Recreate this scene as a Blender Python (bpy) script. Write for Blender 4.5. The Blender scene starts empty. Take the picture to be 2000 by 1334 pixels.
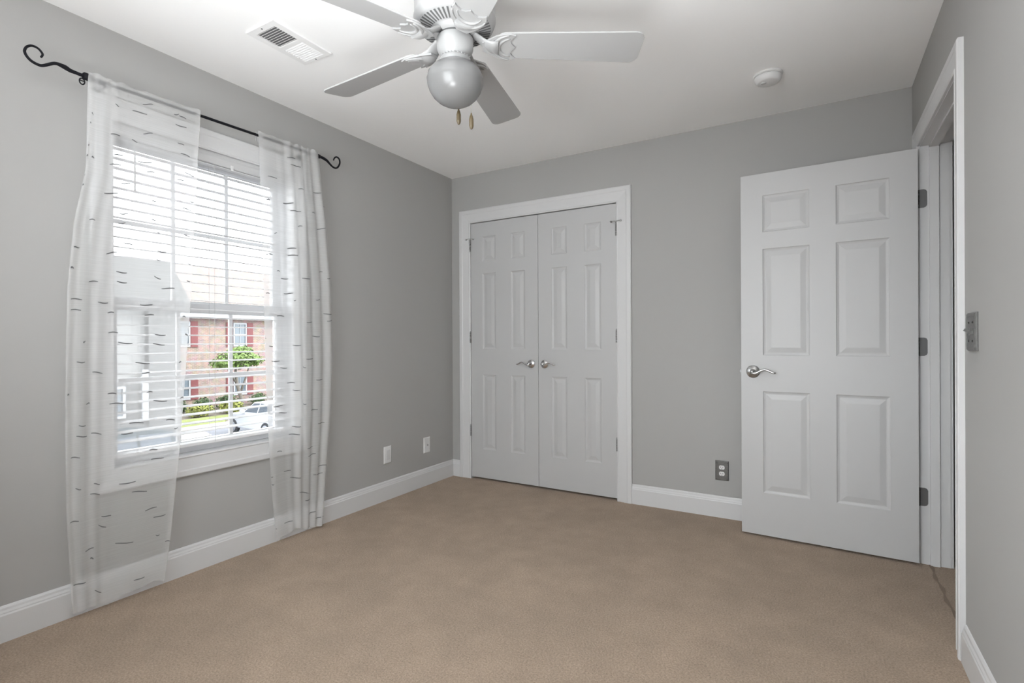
import bpy, bmesh, math, random
from mathutils import Vector, Matrix
PI = math.pi
rnd = random.Random(7)
SC = bpy.context.scene
COL = SC.collection

# ------------------------------------------------------------------ camera
W, L, H = 3.034, 4.02, 2.44          # room width (x), length (-y), height
cam_d = bpy.data.cameras.new('camera')
cam_d.sensor_width = 36.0
cam_d.lens = 18.3507
cam_d.clip_start = 0.02
cam_d.clip_end = 400
cam = bpy.data.objects.new('camera', cam_d)
COL.objects.link(cam)
f = Vector((-0.50704218, 0.86192081, -0.00085847))
r = Vector((0.86191464, 0.50703416, -0.0044169))
u = Vector((0.00337174, 0.00297948, 0.99998988))
cam.matrix_world = Matrix(((r.x, u.x, -f.x, 2.60523), (r.y, u.y, -f.y, -3.46039),
                           (r.z, u.z, -f.z, 1.10255), (0, 0, 0, 1)))
SC.camera = cam

# ------------------------------------------------------------------ world, sun, daylight, exposure
wd = bpy.data.worlds.new('world')
SC.world = wd
wd.use_nodes = True
bg = wd.node_tree.nodes['Background']
bg.inputs['Color'].default_value = (0.93, 0.965, 1.0, 1)
bg.inputs['Strength'].default_value = 7.5
sun_d = bpy.data.lights.new('sun', 'SUN')
sun_d.energy = 3
sun_d.angle = 0.02
sun_d.color = (1.0, 0.96, 0.9)
sun = bpy.data.objects.new('sun', sun_d)
COL.objects.link(sun)
sun.rotation_euler = Vector((-0.62, -0.30, -0.72)).to_track_quat('-Z', 'Y').to_euler()

def area(name, loc, direction, sx, sy, power, color=(1, 1, 1), portal=False):
    d = bpy.data.lights.new(name, 'AREA')
    d.shape = 'RECTANGLE'
    d.size, d.size_y = sx, sy
    d.energy = power
    d.color = color
    if portal:
        d.cycles.is_portal = True
    o = bpy.data.objects.new(name, d)
    COL.objects.link(o)
    o.location = loc
    o.rotation_euler = Vector(direction).to_track_quat('-Z', 'Y').to_euler()
    return o

# daylight through the window in view (portal: samples the sky) and an added fill lamp at the assumed rear window
area('window_portal', (-0.17, -1.957, 1.31), (1, 0, 0), 1.44, 0.86, 1, portal=True)
area('rear_fill', (1.75, -L + 0.05, 1.36), (0, 1, 1.25), 1.3, 1.4, 28, (0.97, 0.985, 1.0))
# added fill spot low behind the camera, aimed up to brighten the ceiling
st_d = bpy.data.lights.new('ceiling_fill', 'SPOT')
st_d.energy = 540
st_d.color = (0.965, 0.985, 1.0)
st_d.spot_size = math.radians(114)
st_d.spot_blend = 1.0
st_d.shadow_soft_size = 0.45
st = bpy.data.objects.new('ceiling_fill', st_d)
COL.objects.link(st)
st.location = (2.25, -3.74, 0.25)
st.rotation_euler = Vector((0.0, 0.0, 1.0)).to_track_quat('-Z', 'Y').to_euler()

SC.view_settings.view_transform = 'Standard'
SC.view_settings.look = 'None'
SC.view_settings.exposure = 0.32
SC.view_settings.gamma = 1.0
SC.view_settings.use_curve_mapping = False
SC.cycles.max_bounces = 14
SC.cycles.diffuse_bounces = 8
SC.cycles.transparent_max_bounces = 24
SC.cycles.use_denoising = True
SC.cycles.sample_clamp_indirect = 6.0
SC.cycles.caustics_reflective = False
SC.cycles.caustics_refractive = False

# ------------------------------------------------------------------ materials
def nt_mat(name):
    m = bpy.data.materials.new(name)
    m.use_nodes = True
    nt = m.node_tree
    return m, nt, nt.nodes['Principled BSDF']

def mat(name, color, rough=0.6, metal=0.0, spec=0.5, bump=None, vary=None):
    """bump = (scale, strength, distance); vary = (scale, amount)"""
    m, nt, b = nt_mat(name)
    b.inputs['Base Color'].default_value = (*color, 1)
    b.inputs['Roughness'].default_value = rough
    b.inputs['Metallic'].default_value = metal
    b.inputs['Specular IOR Level'].default_value = spec
    tc = nt.nodes.new('ShaderNodeTexCoord')
    if vary:
        n = nt.nodes.new('ShaderNodeTexNoise')
        n.inputs['Scale'].default_value = vary[0]
        n.inputs['Detail'].default_value = 4
        nt.links.new(tc.outputs['Object'], n.inputs['Vector'])
        mx = nt.nodes.new('ShaderNodeMix')
        mx.data_type = 'RGBA'
        k = vary[1]
        mx.inputs[6].default_value = (*[c * (1 - k) for c in color], 1)
        mx.inputs[7].default_value = (*[min(1, c * (1 + k)) for c in color], 1)
        nt.links.new(n.outputs['Fac'], mx.inputs[0])
        nt.links.new(mx.outputs[2], b.inputs['Base Color'])
    if bump:
        n = nt.nodes.new('ShaderNodeTexNoise')
        n.inputs['Scale'].default_value = bump[0]
        n.inputs['Detail'].default_value = 3
        nt.links.new(tc.outputs['Object'], n.inputs['Vector'])
        bp = nt.nodes.new('ShaderNodeBump')
        bp.inputs['Strength'].default_value = bump[1]
        bp.inputs['Distance'].default_value = bump[2]
        nt.links.new(n.outputs['Fac'], bp.inputs['Height'])
        nt.links.new(bp.outputs['Normal'], b.inputs['Normal'])
    return m

def carpet_mat():
    m, nt, b = nt_mat('carpet_beige')
    tc = nt.nodes.new('ShaderNodeTexCoord')
    def noise(scale, detail, rough=0.5):
        n = nt.nodes.new('ShaderNodeTexNoise')
        n.inputs['Scale'].default_value = scale
        n.inputs['Detail'].default_value = detail
        n.inputs['Roughness'].default_value = rough
        nt.links.new(tc.outputs['Object'], n.inputs['Vector'])
        return n
    big, mid, fine = noise(2.6, 3), noise(9, 4, 0.6), noise(150, 4, 0.75)
    def ramp(src, lo, hi, a, bb):
        rp = nt.nodes.new('ShaderNodeMapRange')
        rp.inputs['From Min'].default_value = lo
        rp.inputs['From Max'].default_value = hi
        rp.inputs['To Min'].default_value = a
        rp.inputs['To Max'].default_value = bb
        nt.links.new(src.outputs['Fac'], rp.inputs['Value'])
        return rp
    a = ramp(big, 0.35, 0.65, 0.94, 1.05)
    c = ramp(mid, 0.3, 0.7, 0.93, 1.06)
    d = ramp(fine, 0.3, 0.7, 0.62, 1.36)
    m1 = nt.nodes.new('ShaderNodeMath'); m1.operation = 'MULTIPLY'
    m2 = nt.nodes.new('ShaderNodeMath'); m2.operation = 'MULTIPLY'
    nt.links.new(a.outputs[0], m1.inputs[0]); nt.links.new(c.outputs[0], m1.inputs[1])
    nt.links.new(m1.outputs[0], m2.inputs[0]); nt.links.new(d.outputs[0], m2.inputs[1])
    vm = nt.nodes.new('ShaderNodeVectorMath'); vm.operation = 'SCALE'
    vm.inputs[0].default_value = CARPET
    nt.links.new(m2.outputs[0], vm.inputs['Scale'])
    nt.links.new(vm.outputs[0], b.inputs['Base Color'])
    b.inputs['Roughness'].default_value = 1.0
    b.inputs['Specular IOR Level'].default_value = 0.05
    b.inputs['Sheen Weight'].default_value = 0.15
    bp = nt.nodes.new('ShaderNodeBump')
    bp.inputs['Strength'].default_value = 0.85
    bp.inputs['Distance'].default_value = 0.006
    nt.links.new(fine.outputs['Fac'], bp.inputs['Height'])
    nt.links.new(bp.outputs['Normal'], b.inputs['Normal'])
    return m

def glass_mat():
    m, nt, b = nt_mat('window_glass')
    nt.nodes.remove(b)
    out = nt.nodes['Material Output']
    tr = nt.nodes.new('ShaderNodeBsdfTransparent')
    tr.inputs['Color'].default_value = (0.96, 0.97, 0.965, 1)
    gl = nt.nodes.new('ShaderNodeBsdfGlossy')
    gl.inputs['Roughness'].default_value = 0.02
    fr = nt.nodes.new('ShaderNodeFresnel')
    fr.inputs['IOR'].default_value = 1.3
    mx = nt.nodes.new('ShaderNodeMixShader')
    nt.links.new(fr.outputs[0], mx.inputs[0])
    nt.links.new(tr.outputs[0], mx.inputs[1])
    nt.links.new(gl.outputs[0], mx.inputs[2])
    nt.links.new(mx.outputs[0], out.inputs['Surface'])
    return m

def sheer_mat():
    m, nt, b = nt_mat('sheer_voile')
    nt.nodes.remove(b)
    out = nt.nodes['Material Output']
    tc = nt.nodes.new('ShaderNodeTexCoord')
    mp = nt.nodes.new('ShaderNodeMapping')
    mp.inputs['Scale'].default_value = (3, 5, 260)
    nt.links.new(tc.outputs['Object'], mp.inputs['Vector'])
    n = nt.nodes.new('ShaderNodeTexNoise')
    n.inputs['Scale'].default_value = 1.0
    n.inputs['Detail'].default_value = 2
    nt.links.new(mp.outputs[0], n.inputs['Vector'])
    rp = nt.nodes.new('ShaderNodeMapRange')
    rp.inputs['From Min'].default_value = 0.3
    rp.inputs['From Max'].default_value = 0.7
    rp.inputs['To Min'].default_value = SHEER - 0.014
    rp.inputs['To Max'].default_value = SHEER + 0.014
    nt.links.new(n.outputs['Fac'], rp.inputs['Value'])
    tr = nt.nodes.new('ShaderNodeBsdfTransparent')
    df = nt.nodes.new('ShaderNodeBsdfDiffuse')
    df.inputs['Color'].default_value = (0.80, 0.80, 0.80, 1)
    tl = nt.nodes.new('ShaderNodeBsdfTranslucent')
    tl.inputs['Color'].default_value = (0.80, 0.80, 0.80, 1)
    m1 = nt.nodes.new('ShaderNodeMixShader')
    m1.inputs[0].default_value = 0.35
    nt.links.new(df.outputs[0], m1.inputs[1]); nt.links.new(tl.outputs[0], m1.inputs[2])
    m2 = nt.nodes.new('ShaderNodeMixShader')
    nt.links.new(rp.outputs[0], m2.inputs[0])
    nt.links.new(tr.outputs[0], m2.inputs[1]); nt.links.new(m1.outputs[0], m2.inputs[2])
    nt.links.new(m2.outputs[0], out.inputs['Surface'])
    return m

def slat_mat():
    m, nt, b = nt_mat('blind_slat_white')
    nt.nodes.remove(b)
    out = nt.nodes['Material Output']
    df = nt.nodes.new('ShaderNodeBsdfDiffuse')
    df.inputs['Color'].default_value = (0.86, 0.86, 0.87, 1)
    tl = nt.nodes.new('ShaderNodeBsdfTranslucent')
    tl.inputs['Color'].default_value = (0.86, 0.86, 0.87, 1)
    mx = nt.nodes.new('ShaderNodeMixShader')
    mx.inputs[0].default_value = 0.14
    nt.links.new(df.outputs[0], mx.inputs[1]); nt.links.new(tl.outputs[0], mx.inputs[2])
    nt.links.new(mx.outputs[0], out.inputs['Surface'])
    return m

def brick_mat():
    m, nt, b = nt_mat('brick')
    tc = nt.nodes.new('ShaderNodeTexCoord')
    sp = nt.nodes.new('ShaderNodeSeparateXYZ')
    cb = nt.nodes.new('ShaderNodeCombineXYZ')
    nt.links.new(tc.outputs['Object'], sp.inputs[0])
    nt.links.new(sp.outputs['Y'], cb.inputs['X']); nt.links.new(sp.outputs['Z'], cb.inputs['Y'])
    br = nt.nodes.new('ShaderNodeTexBrick')
    br.inputs['Color1'].default_value = (0.1790, 0.0981, 0.0725, 1)
    br.inputs['Color2'].default_value = (0.1279, 0.0682, 0.0512, 1)
    br.inputs['Mortar'].default_value = (0.2046, 0.1705, 0.1493, 1)
    br.inputs['Scale'].default_value = 1.0
    br.inputs['Brick Width'].default_value = 0.22
    br.inputs['Row Height'].default_value = 0.075
    br.inputs['Mortar Size'].default_value = 0.011
    nt.links.new(cb.outputs[0], br.inputs['Vector'])
    n = nt.nodes.new('ShaderNodeTexNoise')
    n.inputs['Scale'].default_value = 3.2
    n.inputs['Detail'].default_value = 5
    nt.links.new(tc.outputs['Object'], n.inputs['Vector'])
    mx = nt.nodes.new('ShaderNodeMix'); mx.data_type = 'RGBA'; mx.blend_type = 'OVERLAY'
    mx.inputs[0].default_value = 0.6
    nt.links.new(br.outputs['Color'], mx.inputs[6]); nt.links.new(n.outputs['Color'], mx.inputs[7])
    hs = nt.nodes.new('ShaderNodeHueSaturation')
    hs.inputs['Saturation'].default_value = 0.72
    nt.links.new(mx.outputs[2], hs.inputs['Color'])
    nt.links.new(hs.outputs[0], b.inputs['Base Color'])
    b.inputs['Roughness'].default_value = 0.9
    return m

CARPET = (0.375, 0.283, 0.210)
SHEER = 0.38
M = {
    'wall': mat('wall_paint_grey', (0.402, 0.398, 0.389), 0.75, spec=0.25, bump=(260, 0.08, 0.001)),
    'ceiling': mat('ceiling_paint', (0.94, 0.94, 0.94), 0.85, spec=0.2, bump=(180, 0.06, 0.001)),
    'trim': mat('white_trim_paint', (0.63, 0.63, 0.635), 0.38),
    'door': mat('white_door_paint', (0.50, 0.50, 0.503), 0.42, bump=(90, 0.03, 0.001)),
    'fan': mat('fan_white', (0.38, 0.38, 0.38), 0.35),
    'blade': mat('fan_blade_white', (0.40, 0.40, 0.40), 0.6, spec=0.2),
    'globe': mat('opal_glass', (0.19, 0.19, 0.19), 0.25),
    'slot': mat('fan_slot_dark', (0.12, 0.12, 0.12), 0.7),
    'carpet': carpet_mat(),
    'seam': mat('carpet_seam', (0.22, 0.165, 0.125), 1.0),
    'black': mat('black_iron', (0.008, 0.008, 0.011), 0.6, spec=0.2),
    'nickel': mat('satin_nickel', (0.55, 0.55, 0.55), 0.28, metal=1.0),
    'hinge': mat('hinge_grey', (0.30, 0.30, 0.30), 0.45, metal=0.6),
    'hinge_dark': mat('hinge_dark', (0.15, 0.15, 0.15), 0.45, metal=0.5),
    'chrome': mat('chrome', (0.75, 0.75, 0.76), 0.12, metal=1.0),
    'pewter': mat('pewter', (0.17, 0.168, 0.162), 0.42, metal=0.7, vary=(120, 0.35), bump=(140, 0.3, 0.002)),
    'pewter_light': mat('pewter_light', (0.42, 0.41, 0.40), 0.45, metal=0.6),
    'plate': mat('white_plate', (0.72, 0.72, 0.72), 0.4),
    'vent': mat('vent_white', (0.86, 0.86, 0.86), 0.5),
    'duct': mat('duct_grey', (0.16, 0.16, 0.16), 0.8),
    'dark': mat('dark_hole', (0.03, 0.03, 0.03), 0.8),
    'vinyl': mat('window_vinyl', (0.74, 0.74, 0.75), 0.4),
    'slat': slat_mat(),
    'valance': mat('blind_valance', (0.56, 0.56, 0.565), 0.5),
    'cord': mat('blind_cord', (0.6, 0.6, 0.6), 0.8),
    'glass': glass_mat(),
    'sheer': sheer_mat(),
    'stitch': mat('grey_thread', (0.11, 0.11, 0.115), 0.9),
    'wood': mat('fob_wood', (0.115, 0.085, 0.045), 0.45),
    'chain': mat('chain_metal', (0.45, 0.43, 0.38), 0.35, metal=0.8),
    'brick': brick_mat(),
    'roof': mat('roof_shingle', (0.1144, 0.0880, 0.0792), 0.95, vary=(2.0, 0.2)),
    'roof_grey': mat('roof_shingle_grey', (0.0880, 0.0880, 0.0880), 0.95, vary=(2.0, 0.15)),
    'siding': mat('grey_siding', (0.0825, 0.0825, 0.0836), 0.8),
    'siding_white': mat('white_siding', (0.1584, 0.1584, 0.1584), 0.8),
    'ext_white': mat('exterior_white', (0.2145, 0.2217, 0.2359), 0.5),
    'shutter': mat('red_shutter', (0.1073, 0.0229, 0.0243), 0.6),
    'ext_glass': mat('exterior_pane', (0.0715, 0.0894, 0.1073), 0.15),
    'lawn': mat('lawn_grass', (0.0929, 0.1073, 0.0251), 1.0, vary=(3, 0.25)),
    'soil': mat('ground_soil', (0.0825, 0.0688, 0.0550), 1.0, vary=(1.2, 0.2)),
    'concrete': mat('concrete', (0.1859, 0.1788, 0.1716), 0.9, vary=(1.5, 0.08)),
    'asphalt': mat('asphalt', (0.0823, 0.0858, 0.1001), 0.9, vary=(4, 0.12)),
    'leaf': mat('leaf_green', (0.0715, 0.1144, 0.0215), 0.8, vary=(2.5, 0.45)),
    'leaf_dark': mat('leaf_dark', (0.0251, 0.0537, 0.0129), 0.8, vary=(3, 0.4)),
    'leaf_light': mat('leaf_light', (0.1144, 0.1252, 0.0179), 0.8, vary=(3, 0.3)),
    'bark': mat('bark', (0.0880, 0.0770, 0.0660), 0.9),
    'car_white': mat('car_paint_white', (0.40, 0.41, 0.44), 0.5, spec=0.15),
    'car_dark': mat('car_paint_dark', (0.0220, 0.0303, 0.0358), 0.5, spec=0.12),
    'car_glass': mat('car_glass', (0.055, 0.065, 0.08), 0.35, spec=0.12),
    'tyre': mat('tyre', (0.035, 0.036, 0.04), 0.8, spec=0.1),
    'rim': mat('wheel_rim', (0.2200, 0.2310, 0.2530), 0.5, spec=0.2),
    'tail': mat('tail_lamp', (0.1375, 0.0083, 0.0138), 0.3),
}

# ------------------------------------------------------------------ helpers
def box(bm, x0, x1, y0, y1, z0, z1, mi=0, mtx=None):
    vs = [bm.verts.new((x, y, z)) for z in (z0, z1) for y in (y0, y1) for x in (x0, x1)]
    if mtx is not None:
        for v in vs: v.co = mtx @ v.co
    fs = [(0, 2, 3, 1), (4, 5, 7, 6), (0, 1, 5, 4), (2, 6, 7, 3), (0, 4, 6, 2), (1, 3, 7, 5)]
    for q in fs:
        fc = bm.faces.new([vs[i] for i in q]); fc.material_index = mi
    return vs

def lathe(bm, prof, c=(0, 0, 0), axis='Z', n=32, mi=0, smooth=True, mtx=None):
    """prof = [(radius, height)] revolved round an axis through c"""
    rings = []
    def place(rr, hh, a):
        x, y = rr * math.cos(a), rr * math.sin(a)
        if axis == 'Z': p = Vector((x, y, hh))
        elif axis == 'Y': p = Vector((x, hh, y))
        else: p = Vector((hh, x, y))
        p = p + Vector(c)
        return mtx @ p if mtx is not None else p
    for rr, hh in prof:
        if rr < 1e-6:
            rings.append([bm.verts.new(place(0, hh, 0))])
        else:
            rings.append([bm.verts.new(place(rr, hh, 2 * PI * i / n)) for i in range(n)])
    for a, b in zip(rings, rings[1:]):
        for i in range(n):
            j = (i + 1) % n
            if len(a) == 1 and len(b) == 1: continue
            if len(a) == 1: q = [a[0], b[i], b[j]]
            elif len(b) == 1: q = [a[i], b[0], a[j]]
            else: q = [a[i], b[i], b[j], a[j]]
            fc = bm.faces.new(q); fc.material_index = mi; fc.smooth = smooth

def tube(bm, pts, rad, n=10, mi=0, mtx=None, flat=1.0):
    pts = [Vector(p) for p in pts]
    rads = rad if isinstance(rad, (list, tuple)) else [rad] * len(pts)
    rings, prev = [], None
    for i, p in enumerate(pts):
        t = (pts[min(i + 1, len(pts) - 1)] - pts[max(i - 1, 0)]).normalized()
        if prev is None:
            a = Vector((0, 0, 1)) if abs(t.z) < 0.9 else Vector((1, 0, 0))
            nrm = t.cross(a).normalized()
        else:
            nrm = (prev - t * prev.dot(t)).normalized()
        prev = nrm
        bi = t.cross(nrm)
        ring = []
        for k in range(n):
            a = 2 * PI * k / n
            q = p + nrm * (math.cos(a) * rads[i]) + bi * (math.sin(a) * rads[i] * flat)
            ring.append(bm.verts.new(mtx @ q if mtx is not None else q))
        rings.append(ring)
    for a, b in zip(rings, rings[1:]):
        for k in range(n):
            j = (k + 1) % n
            fc = bm.faces.new([a[k], a[j], b[j], b[k]]); fc.smooth = True; fc.material_index = mi
    for ring, rev in ((rings[0], True), (rings[-1], False)):
        try:
            fc = bm.faces.new(ring[::-1] if rev else ring); fc.material_index = mi
        except ValueError:
            pass

def prism(bm, outline, z0, z1, mi=0, mtx=None):
    """2D outline (x, y) extruded along z"""
    lo = [bm.verts.new((x, y, z0)) for x, y in outline]
    hi = [bm.verts.new((x, y, z1)) for x, y in outline]
    if mtx is not None:
        for v in lo + hi: v.co = mtx @ v.co
    n = len(outline)
    for i in range(n):
        j = (i + 1) % n
        fc = bm.faces.new([lo[i], lo[j], hi[j], hi[i]]); fc.material_index = mi
    fc = bm.faces.new(lo[::-1]); fc.material_index = mi
    fc = bm.faces.new(hi); fc.material_index = mi

def sweep(bm, prof, path, to_world, closed=False, mi=0):
    """mitred moulding. prof = [(u, h)] u outward from the path, h off the wall;
    path = [(s, t, (ds, dt))] points with the outward mitre vector; to_world(s, t, h)"""
    rows = [[bm.verts.new(to_world(s + d[0] * uu, t + d[1] * uu, hh)) for uu, hh in prof] for s, t, d in path]
    pairs = list(zip(rows, rows[1:])) + ([(rows[-1], rows[0])] if closed else [])
    n = len(prof)
    for a, b in pairs:
        for k in range(n):
            j = (k + 1) % n
            fc = bm.faces.new([a[k], a[j], b[j], b[k]]); fc.material_index = mi
    if not closed:
        bm.faces.new(rows[0]); bm.faces.new(rows[-1][::-1])

def finish(name, bm, mats, parent=None, bevel=0.0, smooth_angle=None, base=None):
    """link a bmesh as ONE object; geometry is in world space, shifted to its parent's (or base) origin"""
    bmesh.ops.recalc_face_normals(bm, faces=bm.faces)
    me = bpy.data.meshes.new(name)
    off = Vector((0, 0, 0))
    if parent is not None and parent.get('_local') is None:
        off = WORLD[parent.name]
    if base is not None:
        off = Vector(base)
    if off.length > 0:
        bmesh.ops.translate(bm, verts=bm.verts, vec=-off)
    bm.to_mesh(me); bm.free()
    for mm in (mats if isinstance(mats, (list, tuple)) else [mats]):
        me.materials.append(M[mm] if isinstance(mm, str) else mm)
    o = bpy.data.objects.new(name, me)
    COL.objects.link(o)
    if parent is not None:
        o.parent = parent
    if base is not None:
        o.location = base if parent is None else Vector(base) - WORLD[parent.name]
    WORLD[o.name] = off
    if bevel:
        md = o.modifiers.new('edge', 'BEVEL')
        md.width = bevel; md.segments = 2; md.limit_method = 'ANGLE'; md.angle_limit = 0.6
    return o

WORLD = {}
def tag(o, label=None, cat=None, group=None, kind=None):
    if label: o['label'] = label
    if cat: o['category'] = cat
    if group: o['group'] = group
    if kind: o['kind'] = kind
    return o

def thing(name, loc, label, cat, group=None, kind=None):
    o = bpy.data.objects.new(name, None)
    o.empty_display_size = 0.1
    COL.objects.link(o)
    o.location = loc
    WORLD[o.name] = Vector(loc)
    return tag(o, label, cat, group, kind)

def B():
    return bmesh.new()

def struct(name, bm, mats, label, cat, **k):
    return tag(finish(name, bm, mats, **k), label, cat, kind='structure')

# ------------------------------------------------------------------ room shell
CY0, CY1 = 0.187, 1.4085            # closet opening (x)
CZ = 2.052
DY0, DY1, DZ = -1.055, -0.232, 2.048   # room door opening on the right wall (y)
WY0, WY1, WZ0, WZ1 = -2.402, -1.513, 0.562, 2.056   # window opening on the left wall
WT = 0.115                         # wall thickness

b = B(); box(b, -0.2, 4.6, -L - 0.2, 0.9, -0.15, 0.0)
struct('floor', b, 'carpet', 'beige cut pile carpet covering the whole bedroom floor', 'carpet')
b = B(); box(b, -0.2, 4.6, -L - 0.2, 0.9, H, H + 0.15)
struct('ceiling', b, 'ceiling', 'flat white painted ceiling above the fan', 'ceiling')

b = B(); LT = 0.17
box(b, -LT, 0, -L, WY0 - 0.02, 0, H); box(b, -LT, 0, WY1 + 0.02, 0.72, 0, H)
box(b, -LT, 0, WY0 - 0.02, WY1 + 0.02, 0, WZ0 - 0.02); box(b, -LT, 0, WY0 - 0.02, WY1 + 0.02, WZ1 + 0.02, H)
struct('wall_left', b, 'wall', 'grey painted wall around the curtained window', 'wall')
b = B()
box(b, 0, CY0 - 0.02, 0, WT, 0, H); box(b, CY1 + 0.02, W, 0, WT, 0, H); box(b, CY0 - 0.02, CY1 + 0.02, 0, WT, CZ + 0.02, H)
struct('wall_back', b, 'wall', 'grey painted wall around the white double closet doors', 'wall')
b = B()
box(b, W, W + WT, -L, DY0 - 0.02, 0, H); box(b, W, W + WT, DY1 + 0.02, WT, 0, H); box(b, W, W + WT, DY0 - 0.02, DY1 + 0.02, DZ + 0.02, H)
struct('wall_right', b, 'wall', 'grey painted wall with light switch beside the open doorway', 'wall')
# rear wall with a window added behind the camera to bring in light
b = B()
box(b, -LT, 1.05, -L - WT, -L, 0, H); box(b, 2.45, W + WT, -L - WT, -L, 0, H)
box(b, 1.05, 2.45, -L - WT, -L, 0, 0.6); box(b, 1.05, 2.45, -L - WT, -L, 2.12, H)
struct('wall_rear', b, 'wall', 'grey painted wall with the added unseen window opposite the closet', 'wall')
# closet interior and hallway
b = B()
box(b, -0.05, 0.0, WT, 0.7, 0, H); box(b, 1.6, 1.65, WT, 0.7, 0, H); box(b, -0.05, 1.65, 0.7, 0.75, 0, H)
struct('wall_closet', b, 'wall', 'closet interior wall behind the double doors', 'wall')
b = B()
box(b, 4.25, 4.3, -L - 0.1, 0.75, 0, H); box(b, 1.65, 4.3, 0.75, 0.8, 0, H); box(b, W + WT, 4.3, -L - 0.15, -L - 0.1, 0, H)
struct('wall_hall', b, 'wall', 'hallway wall beyond the open bedroom door', 'wall')

# carpet seam at the doorway
b = B()
for k in range(24):
    y0 = DY0 + (DY1 - DY0) * k / 24; y1 = DY0 + (DY1 - DY0) * (k + 1) / 24
    w0 = 0.006 + 0.003 * math.sin(k * 1.7); xx = 3.068 + 0.004 * math.sin(k * 0.9)
    w1 = 0.006 + 0.003 * math.sin((k + 1) * 1.7); x2 = 3.068 + 0.004 * math.sin((k + 1) * 0.9)
    vs = [b.verts.new(p) for p in ((xx - w0, y0, 0.0012), (xx + w0, y0, 0.0012), (x2 + w1, y1, 0.0012), (x2 - w1, y1, 0.0012))]
    b.faces.new(vs)
bmesh.ops.remove_doubles(b, verts=b.verts, dist=0.0001)
g = bmesh.ops.extrude_face_region(b, geom=b.faces[:])
bmesh.ops.translate(b, verts=[v for v in g['geom'] if isinstance(v, bmesh.types.BMVert)], vec=(0, 0, -0.003))
struct('trim_1', b, 'seam', 'brown carpet seam across the doorway threshold', 'carpet seam')

# baseboards
BP = [(0.0, 0.0), (0.0145, 0.0), (0.0145, 0.098), (0.012, 0.104), (0.012, 0.108), (0.0085, 0.116), (0.0075, 0.124), (0.004, 0.131), (0.0, 0.132)]
def baseboard(name, pa, pb, n, label):
    """profile (out, z) swept from floor point pa to pb, n = inward normal"""
    b = B()
    rows = [[b.verts.new((p[0] + n[0] * o, p[1] + n[1] * o, z)) for o, z in BP] for p in (pa, pb)]
    k = len(BP)
    for i in range(k):
        j = (i + 1) % k
        b.faces.new([rows[0][i], rows[0][j], rows[1][j], rows[1][i]])
    b.faces.new(rows[0]); b.faces.new(rows[1][::-1])
    return struct(name, b, 'trim', label, 'baseboard')
baseboard('baseboard_left', (0, -L), (0, 0), (1, 0), 'white baseboard along the wall under the window')
baseboard('baseboard_back', (1.503, 0), (W, 0), (0, -1), 'white baseboard between closet and open door')
baseboard('baseboard_back_corner', (0.0, 0), (0.084, 0), (0, -1), 'short white baseboard stub between room corner and closet casing')
baseboard('baseboard_right', (W, -L), (W, -1.152), (-1, 0), 'white baseboard on the wall below the light switch')
baseboard('baseboard_rear', (0, -L), (W, -L), (0, 1), 'white baseboard on the wall with the added unseen window')

# casings
CP = [(0.0, 0.0), (0.0, 0.010), (0.006, 0.0135), (0.012, 0.0105), (0.020, 0.0115), (0.050, 0.0145),
      (0.064, 0.0165), (0.070, 0.0195), (0.092, 0.0195), (0.097, 0.016), (0.097, 0.0)]
def casing_path(s0, s1, t1, t0=None):
    if t0 is None:
        return [(s0, 0.0, (-1, 0)), (s0, t1, (-1, 1)), (s1, t1, (1, 1)), (s1, 0.0, (1, 0))]
    return [(s0, t0, (-0.86, -1)), (s0, t1, (-0.86, 1)), (s1, t1, (0.86, 1)), (s1, t0, (0.86, -1))]
b = B()
sweep(b, [(uu * 1.08, h) for uu, h in CP], casing_path(CY0 + 0.001, CY1 - 0.001, CZ - 0.001), lambda s, t, h: (s, -h, t))
box(b, CY0 - 0.02, CY0, 0.0, WT, 0, CZ + 0.02); box(b, CY1, CY1 + 0.02, 0.0, WT, 0, CZ + 0.02); box(b, CY0, CY1, 0.0, WT, CZ, CZ + 0.02)
struct('trim_2', b, 'trim', 'white moulded casing framing the double closet doors', 'door casing')
b = B()
CP2 = [(uu * 0.86, h) for uu, h in CP]
sweep(b, CP2, casing_path(DY0 - 0.004, DY1 + 0.004, DZ + 0.004), lambda s, t, h: (W - h, s, t))
box(b, W, W + WT, DY0 - 0.02, DY0, 0, DZ + 0.02); box(b, W, W + WT, DY1, DY1 + 0.02, 0, DZ + 0.02); box(b, W, W + WT, DY0, DY1, DZ, DZ + 0.02)
# stops
for x0, x1 in ((W + 0.036, W + 0.073),):
    box(b, x0, x1, DY1 - 0.011, DY1, 0, DZ); box(b, x0, x1, DY0, DY0 + 0.011, 0, DZ); box(b, x0, x1, DY0, DY1, DZ - 0.011, DZ)
# hall side casing
sweep(b, CP2, casing_path(DY0 - 0.004, DY1 + 0.004, DZ + 0.004), lambda s, t, h: (W + WT + h, s, t))
struct('trim_3', b, 'trim', 'white casing and jamb of the open bedroom doorway', 'door casing')
b = B()
sweep(b, CP, casing_path(WY0 + 0.002, WY1 - 0.002, WZ1 - 0.002, WZ0 + 0.002), lambda s, t, h: (h, s, t), closed=True)
struct('trim_4', b, 'trim', 'white moulded casing framing the window behind the curtains', 'window casing')

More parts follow.
